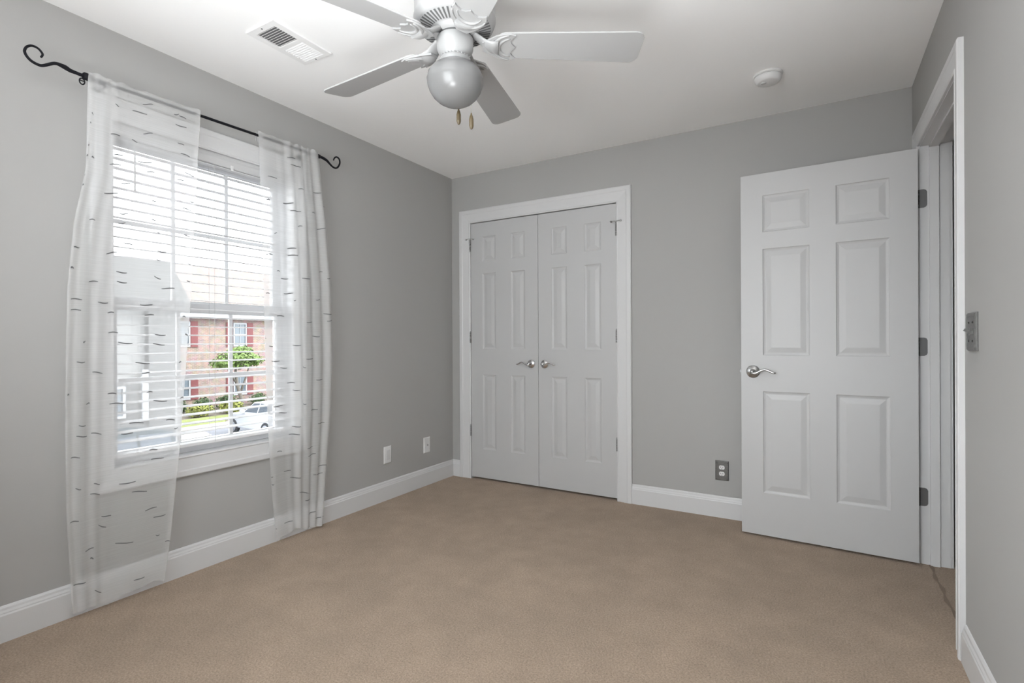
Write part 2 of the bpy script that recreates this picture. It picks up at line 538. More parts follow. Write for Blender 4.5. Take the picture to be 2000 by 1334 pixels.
# ------------------------------------------------------------------ six-panel doors
def panel_door(w, h, t, cols, rows):
    """x 0..w, z 0..h; front face y=0 (toward -y), back y=t; raised panels both sides"""
    b = B()
    xs = sorted({0.0, w, *[v for c in cols for v in c]})
    zs = sorted({0.0, h, *[v for c in rows for v in c]})
    for side in (0, 1):
        yb, sg = (0.0, 1) if side == 0 else (t, -1)
        for x0, x1 in zip(xs, xs[1:]):
            for z0, z1 in zip(zs, zs[1:]):
                if (x0, x1) in cols and (z0, z1) in rows:
                    loops = []
                    for ins, dep in ((0, 0), (0.004, 0.0035), (0.013, 0.0062), (0.017, 0.0062), (0.040, 0.0018), (0.044, 0.0012)):
                        loops.append([b.verts.new((px, yb + sg * dep, pz)) for px, pz in
                                      ((x0 + ins, z0 + ins), (x1 - ins, z0 + ins), (x1 - ins, z1 - ins), (x0 + ins, z1 - ins))])
                    for la, lb in zip(loops, loops[1:]):
                        for i in range(4):
                            j = (i + 1) % 4
                            b.faces.new([la[i], la[j], lb[j], lb[i]])
                    b.faces.new(loops[-1])
                else:
                    b.faces.new([b.verts.new(p) for p in ((x0, yb, z0), (x1, yb, z0), (x1, yb, z1), (x0, yb, z1))])
    for za, zb in zip(zs, zs[1:]):
        for x in (0, w):
            b.faces.new([b.verts.new(p) for p in ((x, 0, za), (x, t, za), (x, t, zb), (x, 0, zb))])
    for xa, xb in zip(xs, xs[1:]):
        for z in (0, h):
            b.faces.new([b.verts.new(p) for p in ((xa, 0, z), (xb, 0, z), (xb, t, z), (xa, t, z))])
    bmesh.ops.remove_doubles(b, verts=b.verts, dist=0.00005)
    return b

def lever_parts(parent, x, z, y, sgn, matname, scale=1.0):
    """round rose + wave lever; y = door face, pointing to sgn*x"""
    b = B()
    lathe(b, [(0, 0), (0.035 * scale, 0), (0.035 * scale, -0.004), (0.031 * scale, -0.009), (0.016, -0.011), (0.012, -0.014), (0.0105, -0.05), (0.0, -0.05)], (x, y, z), 'Y', 28)
    hd = finish('door_handle', b, matname, parent)
    b = B()
    pts = [(-0.006, -0.004), (0.008, -0.008), (0.022, -0.006), (0.036, 0.003), (0.05, 0.011), (0.064, 0.0135), (0.078, 0.010), (0.092, 0.002), (0.106, -0.004), (0.116, -0.003)]
    rr = [0.009, 0.0105, 0.0095, 0.0082, 0.0078, 0.0076, 0.0074, 0.007, 0.0066, 0.005]
    tube(b, [(x + sgn * px * scale, y - 0.046, z + pz * scale) for px, pz in pts], [q * scale * 0.8 for q in rr], 12)
    finish('lever', b, matname, hd)
    return hd

def hinge(parent, x, y, z, leaf=None, h=0.089, pin_stop=0):
    b = B()
    for k in range(5):
        lathe(b, [(0, 0), (0.0058, 0), (0.0058, h / 5 - 0.0012), (0, h / 5 - 0.0012)], (x, y, z - h / 2 + k * h / 5), 'Z', 12)
    lathe(b, [(0, 0), (0.0045, 0), (0.003, 0.005), (0, 0.006)], (x, y, z + h / 2), 'Z', 10)
    if leaf:
        x0, x1, yy = leaf
        o = 0.012
        pts = [(x0, z - h / 2), (x1 - o, z - h / 2), (x1 - o * 0.3, z - h / 2 + o * 0.3), (x1, z - h / 2 + o),
               (x1, z + h / 2 - o), (x1 - o * 0.3, z + h / 2 - o * 0.3), (x1 - o, z + h / 2), (x0, z + h / 2)]
        prism(b, pts, 0, 0.0025, mtx=Matrix.Translation((0, yy, 0)) @ Matrix.Rotation(PI / 2, 4, 'X'))
    hg = finish('hinge', b, 'hinge', parent)
    if pin_stop:
        b = B()
        zt = z + h / 2 + 0.006
        lathe(b, [(0, 0), (0.008, 0), (0.008, 0.006), (0, 0.006)], (x, y, zt), 'Z', 12)
        for sg in (-1, 1):
            tube(b, [(x, y, zt + 0.004), (x + sg * 0.022, y - 0.010, zt + 0.005), (x + sg * 0.034, y - 0.006, zt + 0.003)], 0.0026, 8)
            lathe(b, [(0, 0), (0.007, 0.0), (0.007, 0.006), (0, 0.006)], (x + sg * 0.034, y - 0.008, zt + 0.003), 'Y', 12)
        finish('pin_stop', b, 'nickel', hg)
    return hg

ROWS = [(0.228, 0.822), (1.024, 1.625), (1.720, 1.918)]
def closet_leaf(name, x0, label, hx, lx, lsgn):
    w = 0.606
    t = thing(name, (x0, 0, 0.016), label, 'closet door', kind='structure')
    b = panel_door(w, 2.030, 0.034, [(0.109, 0.233), (0.370, 0.494)], ROWS)
    bmesh.ops.translate(b, verts=b.verts, vec=(x0, 0.001, 0.016))
    finish('panel', b, 'door', t)
    for k, hz in enumerate((0.388, 1.134, 1.868)):
        hinge(t, hx, -0.0105, hz, pin_stop=(k == 2))
    lever_parts(t, lx, 0.930, 0.001, lsgn, 'chrome', 0.92)
    return t
closet_leaf('door_1', CY0 + 0.0025, 'white six panel closet door leaf with lever pointing away from centre, nearer the window', CY0 + 0.001, 0.738, -1)
closet_leaf('door_2', 0.7985, 'white six panel closet door leaf nearer the open bedroom door', CY1 - 0.001, 0.850, 1)
bpy.data.objects['door_1']['label'] = 'white six panel closet leaf on the window side of the double doors'
bpy.data.objects['door_2']['label'] = 'white six panel closet leaf on the open door side of the double doors'

# open bedroom door: local frame, hinge pin at origin, leaf running along -x, face at y=0
ang = math.radians(-2.6)
DX, DYY = 3.022, -0.2705
t = thing('door_3', (DX, DYY, 0.013), 'white six panel bedroom door standing wide open near the corner', 'door', kind='structure')
t['_local'] = 1
t.rotation_euler = (0, 0, ang)
dw = 0.800
b = panel_door(dw, 2.018, 0.035, [(0.112, 0.340), (0.460, 0.688)], [(0.236, 0.803), (1.003, 1.597), (1.690, 1.895)])
bmesh.ops.translate(b, verts=b.verts, vec=(-dw, 0, 0))
finish('panel', b, 'door', t)
lever_parts(t, -dw + 0.062, 0.912, 0.0, 1, 'nickel', 1.02)
b = B(); box(b, -dw - 0.002, -dw + 0.001, 0.006, 0.029, 0.885, 0.94); box(b, -dw - 0.010, -dw, 0.012, 0.024, 0.905, 0.92)
finish('latch', b, 'hinge', t)
del t['_local']
WORLD[t.name] = Vector((0, 0, 0))
for hz in (1.792, 1.066, 0.330):
    b = B()
    h = 0.089
    x, y, z = 3.0255, -0.2365, hz
    for k in range(5):
        lathe(b, [(0, 0), (0.0062, 0), (0.0062, h / 5 - 0.0012), (0, h / 5 - 0.0012)], (x, y, z - h / 2 + k * h / 5), 'Z', 12)
    x0, x1, o = 3.026, 3.062, 0.013
    pts = [(x0, z - h / 2), (x1 - o, z - h / 2), (x1 - o * 0.3, z - h / 2 + o * 0.3), (x1, z - h / 2 + o),
           (x1, z + h / 2 - o), (x1 - o * 0.3, z + h / 2 - o * 0.3), (x1 - o, z + h / 2), (x0, z + h / 2)]
    prism(b, pts, 0, 0.003, mtx=Matrix.Translation((0, DY1 - 0.0005, 0)) @ Matrix.Rotation(PI / 2, 4, 'X'))
    inv = (Matrix.Translation((DX, DYY, 0.013)) @ Matrix.Rotation(ang, 4, 'Z')).inverted()
    bmesh.ops.transform(b, matrix=inv, verts=b.verts)
    finish('hinge', b, 'hinge_dark', t)
if '_local' in t: del t['_local']

# ------------------------------------------------------------------ window
wn = thing('window_1', (0, -1.957, WZ0), 'white double hung window with three by two panes per sash', 'window', kind='structure')
b = B()
D0 = -0.165
for y0, y1 in ((WY0 - 0.02, WY0), (WY1, WY1 + 0.02)):
    box(b, D0, 0, y0, y1, WZ0 - 0.02, WZ1 + 0.02)
box(b, D0, 0, WY0, WY1, WZ1, WZ1 + 0.02); box(b, D0, 0, WY0, WY1, WZ0 - 0.02, WZ0)
# jamb tracks and parting strips
for y0, y1 in ((WY0, WY0 + 0.014), (WY1 - 0.014, WY1)):
    box(b, D0, -0.072, y0, y1, WZ0, WZ1)
finish('window_frame', b, 'vinyl', wn)
def sash(x0, x1, z0, z1, st, bot, top, name):
    y0, y1 = WY0 + 0.014, WY1 - 0.014
    b = B()
    box(b, x0, x1, y0, y0 + st, z0, z1); box(b, x0, x1, y1 - st, y1, z0, z1)
    box(b, x0, x1, y0 + st, y1 - st, z0, z0 + bot); box(b, x0, x1, y0 + st, y1 - st, z1 - top, z1)
    s = finish(name, b, 'vinyl', wn, bevel=0.003)
    gy0, gy1, gz0, gz1 = y0 + st, y1 - st, z0 + bot, z1 - top
    b = B(); xm = (x0 + x1) / 2
    for k in (1, 2):
        yy = gy0 + (gy1 - gy0) * k / 3
        box(b, xm - 0.006, xm + 0.006, yy - 0.009, yy + 0.009, gz0, gz1)
    zz = (gz0 + gz1) / 2
    ya = [gy0, gy0 + (gy1 - gy0) / 3, gy0 + (gy1 - gy0) * 2 / 3, gy1]
    for p, q in zip(ya, ya[1:]):
        box(b, xm - 0.006, xm + 0.006, p + 0.009, q - 0.009, zz - 0.009, zz + 0.009)
    finish('muntins', b, 'vinyl', s)
    b = B(); box(b, xm - 0.002, xm + 0.002, gy0, gy1, gz0, gz1)
    finish('glass', b, 'glass', s)
sash(-0.150, -0.118, 1.265, WZ1, 0.030, 0.045, 0.060, 'upper_sash')
sash(-0.112, -0.078, WZ0, 1.300, 0.036, 0.055, 0.050, 'lower_sash')
# unseen window behind the camera, added to brighten the room
wr = thing('window_2', (1.75, -L, 0.6), 'added unseen white framed window in the wall opposite the closet', 'window', kind='structure')
b = B()
for x0, x1, z0, z1 in ((1.05, 1.1, 0.6, 2.12), (2.4, 2.45, 0.6, 2.12), (1.1, 2.4, 0.6, 0.65), (1.1, 2.4, 2.07, 2.12), (1.725, 1.775, 0.65, 2.07), (1.1, 1.725, 1.34, 1.38), (1.775, 2.4, 1.34, 1.38)):
    box(b, x0, x1, -L - 0.09, -L - 0.04, z0, z1)
finish('window_frame', b, 'vinyl', wr)
b = B(); box(b, 1.1, 2.4, -L - 0.067, -L - 0.063, 0.65, 2.07)
finish('glass', b, 'glass', wr)

# ------------------------------------------------------------------ blind
bl = thing('window_blind', (-0.035, -1.957, WZ0), 'white horizontal slat blind lowered over the window with slats open', 'blind')
b = B(); by0, by1 = WY0 + 0.006, WY1 - 0.006
prof = [(-0.006, 1.996), (-0.002, 2.0), (-0.002, 2.030), (-0.005, 2.040), (-0.003, 2.048), (-0.003, 2.0545), (-0.011, 2.0545), (-0.011, 1.996)]
prism(b, [(x, z) for x, z in prof], by0 - 0.003, by1 + 0.003, mtx=Matrix(((1, 0, 0, 0), (0, 0, 1, 0), (0, 1, 0, 0), (0, 0, 0, 1))))
finish('valance', b, 'valance', bl)
b = B(); box(b, -0.064, -0.013, by0, by1, 2.012, 2.054)
finish('headrail', b, 'slat', bl, bevel=0.002)
b = B()
z = 1.992; k = 0
while z > 0.640:
    n = 5
    for i in range(n):
        xa, xb = -0.061 + 0.050 * i / n, -0.061 + 0.050 * (i + 1) / n
        ca, cb = 0.0016 * (1 - (2 * i / n - 1) ** 2), 0.0016 * (1 - (2 * (i + 1) / n - 1) ** 2)
        ca -= 0.07 * (xa + 0.036); cb -= 0.07 * (xb + 0.036)      # tilted a little: outer edge up
        vs = [b.verts.new(p) for p in ((xa, by0, z + ca), (xb, by0, z + cb), (xb, by1, z + cb), (xa, by1, z + ca),
                                        (xa, by0, z + ca + 0.0026), (xb, by0, z + cb + 0.0026), (xb, by1, z + cb + 0.0026), (xa, by1, z + ca + 0.0026))]
        for q in ((0, 3, 2, 1), (4, 5, 6, 7), (0, 1, 5, 4), (3, 7, 6, 2)):
            b.faces.new([vs[w] for w in q])
        if i == 0: b.faces.new([vs[w] for w in (0, 4, 7, 3)])
        if i == n - 1: b.faces.new([vs[w] for w in (1, 2, 6, 5)])
    z -= 0.0428; k += 1
finish('slats', b, 'slat', bl)
b = B(); box(b, -0.062, -0.010, by0, by1, 0.600, 0.616)
finish('bottom_rail', b, 'slat', bl, bevel=0.003)
b = B()
for yy in (WY0 + 0.10, -1.957, WY1 - 0.10):
    for xx in (-0.0605, -0.0105):
        tube(b, [(xx, yy, 2.012), (xx, yy, 0.606)], 0.0009, 6)
finish('ladder_cords', b, 'cord', bl)
b = B()
tube(b, [(-0.006, -2.312, 1.996), (-0.0045, -2.312, 1.98), (-0.0045, -2.312, 1.77)], 0.0042, 8)
finish('tilt_wand', b, 'cord', bl)
b = B()
box(b, -0.002, 0.0, -1.876, -1.862, 1.985, 2.012)
finish('valance_clip', b, 'plate', bl)

# ------------------------------------------------------------------ curtain rod
RX, RZ = 0.085, 2.178
def rod_z(y): return 2.166 + (y + 2.536) * (2.190 - 2.166) / 1.133
rd = thing('curtain_rod', (RX, -1.96, RZ), 'black iron curtain rod with scroll finials above the window', 'curtain rod')
b = B(); tube(b, [(RX, -2.522, rod_z(-2.522)), (RX, -1.408, rod_z(-1.408))], 0.0066, 12)
finish('rod', b, 'black', rd)
FL = [(-2.500, 2.167), (-2.536, 2.166), (-2.556, 2.167), (-2.574, 2.168), (-2.589, 2.173), (-2.601, 2.175), (-2.614, 2.176), (-2.626, 2.172), (-2.640, 2.162), (-2.652, 2.153), (-2.663, 2.147), (-2.675, 2.147), (-2.684, 2.149), (-2.693, 2.153), (-2.701, 2.160), (-2.707, 2.169), (-2.710, 2.179), (-2.708, 2.189), (-2.703, 2.199), (-2.692, 2.208), (-2.681, 2.210), (-2.670, 2.207), (-2.661, 2.198), (-2.658, 2.190), (-2.663, 2.178)]
RL = [0.0075, 0.0075, 0.0075, 0.009, 0.0105, 0.009, 0.0072, 0.0068, 0.0066, 0.0064, 0.0062, 0.006, 0.006, 0.0058, 0.0056, 0.0055, 0.0054, 0.0052, 0.005, 0.005, 0.0048, 0.0046, 0.0045, 0.0044, 0.004]
def smooth(pts, rad):
    o, q = [], []
    for i in range(len(pts) - 1):
        p0, p1, p2, p3 = pts[max(i - 1, 0)], pts[i], pts[i + 1], pts[min(i + 2, len(pts) - 1)]
        for k in range(4):
            s = k / 4
            o.append(tuple(0.5 * (2 * b_ + (c - a) * s + (2 * a - 5 * b_ + 4 * c - d) * s * s + (3 * b_ - a - 3 * c + d) * s ** 3) for a, b_, c, d in zip(p0, p1, p2, p3)))
            q.append(rad[i] * (1 - s) + rad[i + 1] * s)
    return o + [pts[-1]], q + [rad[-1]]
b = B()
pts, rr = smooth(FL, [x * 0.86 for x in RL])
tube(b, [(RX, y, z) for y, z in pts], rr, 10)
lathe(b, [(0.0, -0.016), (0.013, -0.016), (0.0145, -0.010), (0.0145, 0.012), (0.010, 0.016), (0.0, 0.016)], (0, 0, 0), 'Z', 16,
      mtx=Matrix.Translation((RX, -2.518, 2.1665)) @ Matrix.Rotation(PI / 2, 4, 'X'))
finish('finial', b, 'black', rd)
FR = [(-1.420, 2.189), (-1.403, 2.189), (-1.385, 2.189), (-1.368, 2.188), (-1.339, 2.181), (-1.317, 2.167), (-1.295, 2.156), (-1.272, 2.155), (-1.254, 2.169), (-1.243, 2.190), (-1.242, 2.206), (-1.249, 2.220), (-1.268, 2.224), (-1.283, 2.212), (-1.289, 2.198)]
RR = [0.0075, 0.008, 0.008, 0.010, 0.009, 0.0068, 0.0062, 0.006, 0.006, 0.006, 0.0058, 0.0056, 0.0054, 0.005, 0.0045]
b = B()
pts, rr = smooth(FR, [x * 0.86 for x in RR])
tube(b, [(RX, y, z) for y, z in pts], rr, 10)
lathe(b, [(0.0, -0.012), (0.011, -0.012), (0.012, 0.008), (0.008, 0.012), (0.0, 0.012)], (0, 0, 0), 'Z', 16,
      mtx=Matrix.Translation((RX, -1.402, 2.189)) @ Matrix.Rotation(PI / 2, 4, 'X'))
finish('finial', b, 'black', rd)
for yy, yr in ((-2.455, -2.536), (-1.47, -1.407)):
    zz = rod_z(yy)
    b = B()
    box(b, 0.0, 0.004, yy - 0.010, yy + 0.010, zz - 0.040, zz + 0.006)
    tube(b, [(0.003, yy, zz - 0.014), (0.04, yy, zz - 0.016), (0.07, yy, zz - 0.014), (RX, yy, zz - 0.0095)], 0.0045, 8)
    tube(b, [(RX, yy, zz - 0.0095), (RX, yr, rod_z(yr) - 0.0105)], 0.003, 8)
    zr = rod_z(yr) - 0.024
    if yy < -2:
        pts = [(RX, yr + 0.0085 * math.cos(a), zr + 0.012 * math.sin(a)) for a in [PI / 2 + 2 * PI * i / 18 for i in range(19)]]
        tube(b, pts, 0.0026, 8)
        tube(b, [(RX, yr - 0.008, zr + 0.002), (RX, yr + 0.008, zr + 0.002)], 0.0022, 8)
    finish('bracket', b, 'black', rd)

# ------------------------------------------------------------------ sheer curtains
def interp(tab, z):
    if z >= tab[0][0]: return tab[0][1]
    for (za, a), (zb, b_) in zip(tab, tab[1:]):
        if z >= zb:
            s = (za - z) / (za - zb)
            return a + (b_ - a) * s
    return tab[-1][1]

YL_L = [(2.20, -2.518), (2.156, -2.524), (1.796, -2.532), (1.584, -2.570), (1.321, -2.592), (1.043, -2.598), (0.745, -2.599), (0.446, -2.594), (0.03, -2.572)]
YL_R = [(2.20, -2.082), (2.173, -2.086), (1.94, -2.099), (1.361, -2.127), (0.982, -2.152), (0.633, -2.176), (0.427, -2.195), (0.202, -2.215), (0.02, -2.238)]
YR_L = [(2.20, -1.792), (2.174, -1.790), (1.82, -1.775), (1.286, -1.760), (0.855, -1.745), (0.555, -1.728), (0.304, -1.706), (0.02, -1.672)]
YR_R = [(2.22, -1.416), (2.197, -1.418), (1.997, -1.387), (1.762, -1.355), (1.432, -1.323), (1.003, -1.306), (0.697, -1.316), (0.335, -1.344), (0.02, -1.366)]

def curtain(name, label, ya, yb, folds, layers, dashes, seed):
    rr = random.Random(seed)
    ph = [rr.uniform(0, 6.28) for _ in range(8)]
    def fx(uu, z):
        base = interp([(2.24, 0.1010), (2.12, 0.1005), (2.0, 0.096), (1.2, 0.090), (0.6, 0.082), (0.0, 0.064)], z)
        amp = interp([(2.24, 0.5), (2.1, 0.55), (1.9, 1.0), (0.0, 0.9)], z)
        x = base
        for fq, a, p, wgt in folds:
            x += amp * a * wgt(uu) * math.sin(2 * PI * fq * uu + p + 0.35 * math.sin(1.3 * z + p))
        return x
    def pt(uu, z, off=0.0):
        y0, y1 = interp(ya, z), interp(yb, z)
        return (fx(uu, z) + off, y0 + (y1 - y0) * uu, z)
    NU, NV = 110, 64
    def top(uu):
        y0, y1 = interp(ya, 2.18), interp(yb, 2.18)
        y = y0 + (y1 - y0) * uu
        return rod_z(y) + 0.016 + 0.006 * math.sin(uu * 46 + ph[0]) * math.sin(uu * 17 + ph[1])
    def bot(uu): return 0.034 + 0.012 * math.sin(uu * 7 + ph[2]) + 0.006 * math.sin(uu * 19 + ph[3])
    b = B()
    def sheet(u0, u1, nu, z_from=None, z_to=None, off=0.0):
        rows = []
        for j in range(NV + 1):
            row = []
            for i in range(nu + 1):
                uu = u0 + (u1 - u0) * i / nu
                zt = top(uu) if z_from is None else z_from
                zb = bot(uu) if z_to is None else bot(uu) + z_to
                if z_to is not None: zt, zb = bot(uu) + z_to, bot(uu)
                z = zt + (zb - zt) * j / NV
                row.append(b.verts.new(pt(uu, z, off)))
            rows.append(row)
        for j in range(NV):
            for i in range(nu):
                fc = b.faces.new([rows[j][i], rows[j][i + 1], rows[j + 1][i + 1], rows[j + 1][i]])
                fc.smooth = True
    sheet(0, 1, NU)
    for u0, u1 in layers:
        sheet(u0, u1, max(3, int(NU * (u1 - u0))), off=-0.0025)
    # heading gathered over the rod: back layer of the pocket
    rows = []
    for j in range(5):
        rows.append([b.verts.new((0.0945 - 0.021 + 0.003 * math.sin(i * 1.9), interp(ya, 2.17) + (interp(yb, 2.17) - interp(ya, 2.17)) * i / 80,
                                  top(i / 80) - 0.05 * j / 4)) for i in range(81)])
    for j in range(4):
        for i in range(80):
            fc = b.faces.new([rows[j][i], rows[j][i + 1], rows[j + 1][i + 1], rows[j + 1][i]]); fc.smooth = True
    # bottom hem
    NVs = NV; NV = 6
    sheet(0, 1, NU, z_to=0.055, off=-0.002)
    NV = NVs
    # woven grey dashes
    for (y0, z0, y1, z1) in dashes:
        n = 5; up, lo = [], []
        if y1 - y0 < 0.012: hw = 0.0036
        else: hw = 0.0025
        for i in range(n + 1):
            s = i / n
            y, z = y0 + (y1 - y0) * s, z0 + (z1 - z0) * s + 0.0022 * math.sin(PI * s * 1.3 + y0 * 90)
            a, c = interp(ya, z), interp(yb, z)
            uu = min(0.999, max(0.001, (y - a) / (c - a)))
            hh = hw * (0.45 + 0.55 * math.sin(PI * min(1, max(0, 0.12 + 0.76 * s))))
            x = fx(uu, z) + 0.0012
            up.append(b.verts.new((x, a + (c - a) * uu, z + hh))); lo.append(b.verts.new((x, a + (c - a) * uu, z - hh)))
        for i in range(n):
            fc = b.faces.new([lo[i], lo[i + 1], up[i + 1], up[i]]); fc.material_index = 1
    me = bpy.data.meshes.new(name)
    base = Vector((0.09, (ya[4][1] + yb[4][1]) / 2, 0.02))
    bmesh.ops.translate(b, verts=b.verts, vec=-base)
    b.to_mesh(me); b.free()
    me.materials.append(M['sheer']); me.materials.append(M['stitch'])
    o = bpy.data.objects.new(name, me); COL.objects.link(o); o.location = base
    WORLD[name] = base
    return tag(o, label, 'curtain', 'sheer curtains on the black rod')

DL = [(-2.512,2.021,-2.506,2.017),(-2.428,2.089,-2.415,2.086),(-2.364,2.087,-2.309,2.094),(-2.326,2.131,-2.287,2.142),(-2.201,2.132,-2.179,2.140),(-2.179,2.136,-2.149,2.128),(-2.194,2.091,-2.147,2.088),(-2.444,1.962,-2.409,1.967),(-2.322,2.006,-2.287,2.017),(-2.364,1.965,-2.344,1.962),(-2.184,2.012,-2.156,2.006),(-2.171,1.967,-2.132,1.961),(-2.432,1.880,-2.396,1.891),(-2.448,1.837,-2.402,1.846),(-2.342,1.880,-2.288,1.889),(-2.310,1.845,-2.276,1.849),(-2.157,1.882,-2.115,1.875),(-2.189,1.847,-2.155,1.842),(-2.531,1.846,-2.526,1.846),(-2.513,1.845,-2.503,1.846),(-2.404,1.771,-2.369,1.779),(-2.543,1.766,-2.536,1.767),(-2.550,1.726,-2.540,1.728),(-2.468,1.714,-2.415,1.723),(-2.293,1.720,-2.273,1.725),(-2.137,1.756,-2.115,1.754),(-2.518,1.980,-2.514,1.980),(-2.526,1.888,-2.522,1.888),(-2.521,1.595,-2.501,1.595),(-2.410,1.642,-2.377,1.650),(-2.417,1.600,-2.388,1.609),(-2.293,1.638,-2.273,1.641),(-2.164,1.718,-2.129,1.713),(-2.271,1.592,-2.259,1.586),(-2.160,1.595,-2.134,1.591),(-2.396,1.525,-2.363,1.517),(-2.459,1.469,-2.418,1.480),(-2.272,1.508,-2.231,1.505),(-2.278,1.472,-2.256,1.465),(-2.573,1.475,-2.552,1.479),(-2.583,1.395,-2.572,1.396),(-2.145,1.467,-2.132,1.464),(-2.422,1.398,-2.384,1.398),(-2.282,1.392,-2.254,1.384),(-2.522,1.348,-2.488,1.350),(-2.420,1.357,-2.384,1.356),(-2.148,1.384,-2.134,1.385),(-2.252,1.343,-2.198,1.346),(-2.582,1.273,-2.545,1.275),(-2.489,1.266,-2.451,1.267),(-2.337,1.266,-2.289,1.267),(-2.582,1.231,-2.548,1.233),(-2.453,1.227,-2.430,1.228),(-2.320,1.223,-2.283,1.223),(-2.166,1.222,-2.153,1.220),(-2.450,1.145,-2.416,1.145),(-2.279,1.137,-2.235,1.136),(-2.156,1.139,-2.145,1.138),(-2.542,1.107,-2.534,1.107),(-2.416,1.104,-2.365,1.099),(-2.287,1.096,-2.239,1.093),(-2.561,1.026,-2.535,1.027),(-2.507,0.984,-2.471,0.980),(-2.354,1.016,-2.300,1.013),(-2.331,0.972,-2.300,0.971),(-2.182,1.013,-2.172,1.013),(-2.593,0.902,-2.586,0.901),(-2.452,0.894,-2.421,0.890),(-2.312,0.887,-2.288,0.887),(-2.529,0.860,-2.516,0.860),(-2.446,0.850,-2.395,0.847),(-2.177,0.850,-2.162,0.850),(-2.285,0.846,-2.230,0.842),(-2.377,0.761,-2.324,0.757),(-2.234,0.756,-2.199,0.754),(-2.555,0.776,-2.531,0.773),(-2.511,0.739,-2.474,0.731),(-2.562,0.734,-2.526,0.731),(-2.405,0.720,-2.363,0.717),(-2.201,0.713,-2.186,0.715),(-2.301,0.632,-2.268,0.632),(-2.294,0.590,-2.243,0.591),(-2.580,0.653,-2.551,0.651),(-2.564,0.528,-2.547,0.524),(-2.501,0.532,-2.479,0.527),(-2.412,0.510,-2.353,0.508),(-2.513,0.494,-2.479,0.485),(-2.367,0.465,-2.309,0.458),(-2.316,0.373,-2.269,0.375),(-2.282,0.331,-2.234,0.333),(-2.582,0.400,-2.553,0.400),(-2.472,0.392,-2.438,0.384),(-2.483,0.359,-2.455,0.341),(-2.423,0.262,-2.360,0.251),(-2.272,0.250,-2.257,0.247),(-2.530,0.271,-2.500,0.272),(-2.235,0.211,-2.212,0.207),(-2.511,0.233,-2.500,0.230),(-2.569,0.147,-2.527,0.147),(-2.357,0.081,-2.315,0.084),(-2.495,0.095,-2.470,0.078)]
DR = [(-1.638,1.859,-1.580,1.872),(-1.748,1.852,-1.723,1.858),(-1.594,1.826,-1.529,1.838),(-1.459,1.844,-1.439,1.847),(-1.384,1.894,-1.364,1.897),(-1.549,1.751,-1.521,1.755),(-1.695,1.686,-1.676,1.690),(-1.421,1.758,-1.370,1.769),(-1.613,1.616,-1.562,1.625),(-1.751,1.565,-1.706,1.570),(-1.609,1.578,-1.550,1.587),(-1.678,1.486,-1.657,1.487),(-1.410,1.511,-1.379,1.513),(-1.519,1.461,-1.465,1.465),(-1.652,1.447,-1.606,1.451),(-1.357,1.477,-1.321,1.480),(-1.750,1.360,-1.726,1.361),(-1.633,1.368,-1.575,1.372),(-1.572,1.334,-1.560,1.335),(-1.428,1.346,-1.406,1.348),(-1.679,1.244,-1.630,1.244),(-1.372,1.267,-1.313,1.268),(-1.354,1.226,-1.309,1.231),(-1.492,1.215,-1.450,1.215),(-1.762,1.122,-1.748,1.121),(-1.450,1.134,-1.407,1.134),(-1.577,1.084,-1.529,1.084),(-1.731,1.079,-1.705,1.081),(-1.715,1.001,-1.660,0.999),(-1.491,1.006,-1.443,1.004),(-1.655,0.961,-1.612,0.960),(-1.515,0.960,-1.492,0.957),(-1.422,0.883,-1.379,0.880),(-1.612,0.878,-1.562,0.875),(-1.576,0.835,-1.535,0.831),(-1.702,0.757,-1.639,0.755),(-1.512,0.750,-1.490,0.748),(-1.464,0.709,-1.415,0.710),(-1.665,0.717,-1.613,0.715),(-1.415,0.628,-1.365,0.626),(-1.582,0.633,-1.529,0.625),(-1.600,0.591,-1.536,0.583),(-1.485,0.494,-1.441,0.495),(-1.480,0.449,-1.426,0.453),(-1.675,0.509,-1.641,0.508),(-1.407,0.375,-1.356,0.374),(-1.437,0.331,-1.377,0.331),(-1.628,0.394,-1.583,0.388),(-1.588,0.349,-1.524,0.335),(-1.533,0.253,-1.472,0.236),(-1.491,0.198,-1.457,0.195),(-1.718,0.384,-1.701,0.380),(-1.716,0.345,-1.693,0.335),(-1.472,0.109,-1.423,0.116),(-1.621,0.106,-1.567,0.100),(-1.424,0.075,-1.363,0.069),(-1.699,0.099,-1.673,0.089),(-1.618,2.115,-1.567,2.120),(-1.599,2.078,-1.536,2.084),(-1.737,1.978,-1.675,1.987),(-1.638,1.860,-1.580,1.871),(-1.446,1.962,-1.398,1.972),(-1.546,1.961,-1.518,1.961),(-1.750,1.851,-1.723,1.856)]
curtain('sheer_curtain', 'white sheer curtain with grey dashes, nearer the scroll end by the camera', YL_L, YL_R,
        [(2.0, 0.004, 0.3, lambda q: 1.0), (8.0, 0.005, 1.2, lambda q: max(0.0, 1 - 2.6 * q)), (1.0, 0.006, 2.0, lambda q: 1.0)],
        [(0.0, 0.085), (0.135, 0.235), (0.955, 1.0)], DL, 3)
curtain('sheer_curtain', 'white sheer curtain with grey dashes, nearer the closet corner', YR_L, YR_R,
        [(2.0, 0.004, 1.0, lambda q: 1.0), (6.5, 0.008, 0.4, lambda q: min(1.0, max(0.0, 2.2 * q - 0.5))), (1.0, 0.005, 2.6, lambda q: 1.0)],
        [(0.0, 0.075), (0.40, 0.50), (0.535, 0.575), (0.70, 0.745), (0.80, 1.0)], DR, 5)
cs = [o for o in COL.objects if o.name.startswith('sheer_curtain')]
cs[0]['label'] = 'white sheer curtain with grey dashes hanging farther from the closet'
cs[1]['label'] = 'white sheer curtain with grey dashes hanging nearer the closet'

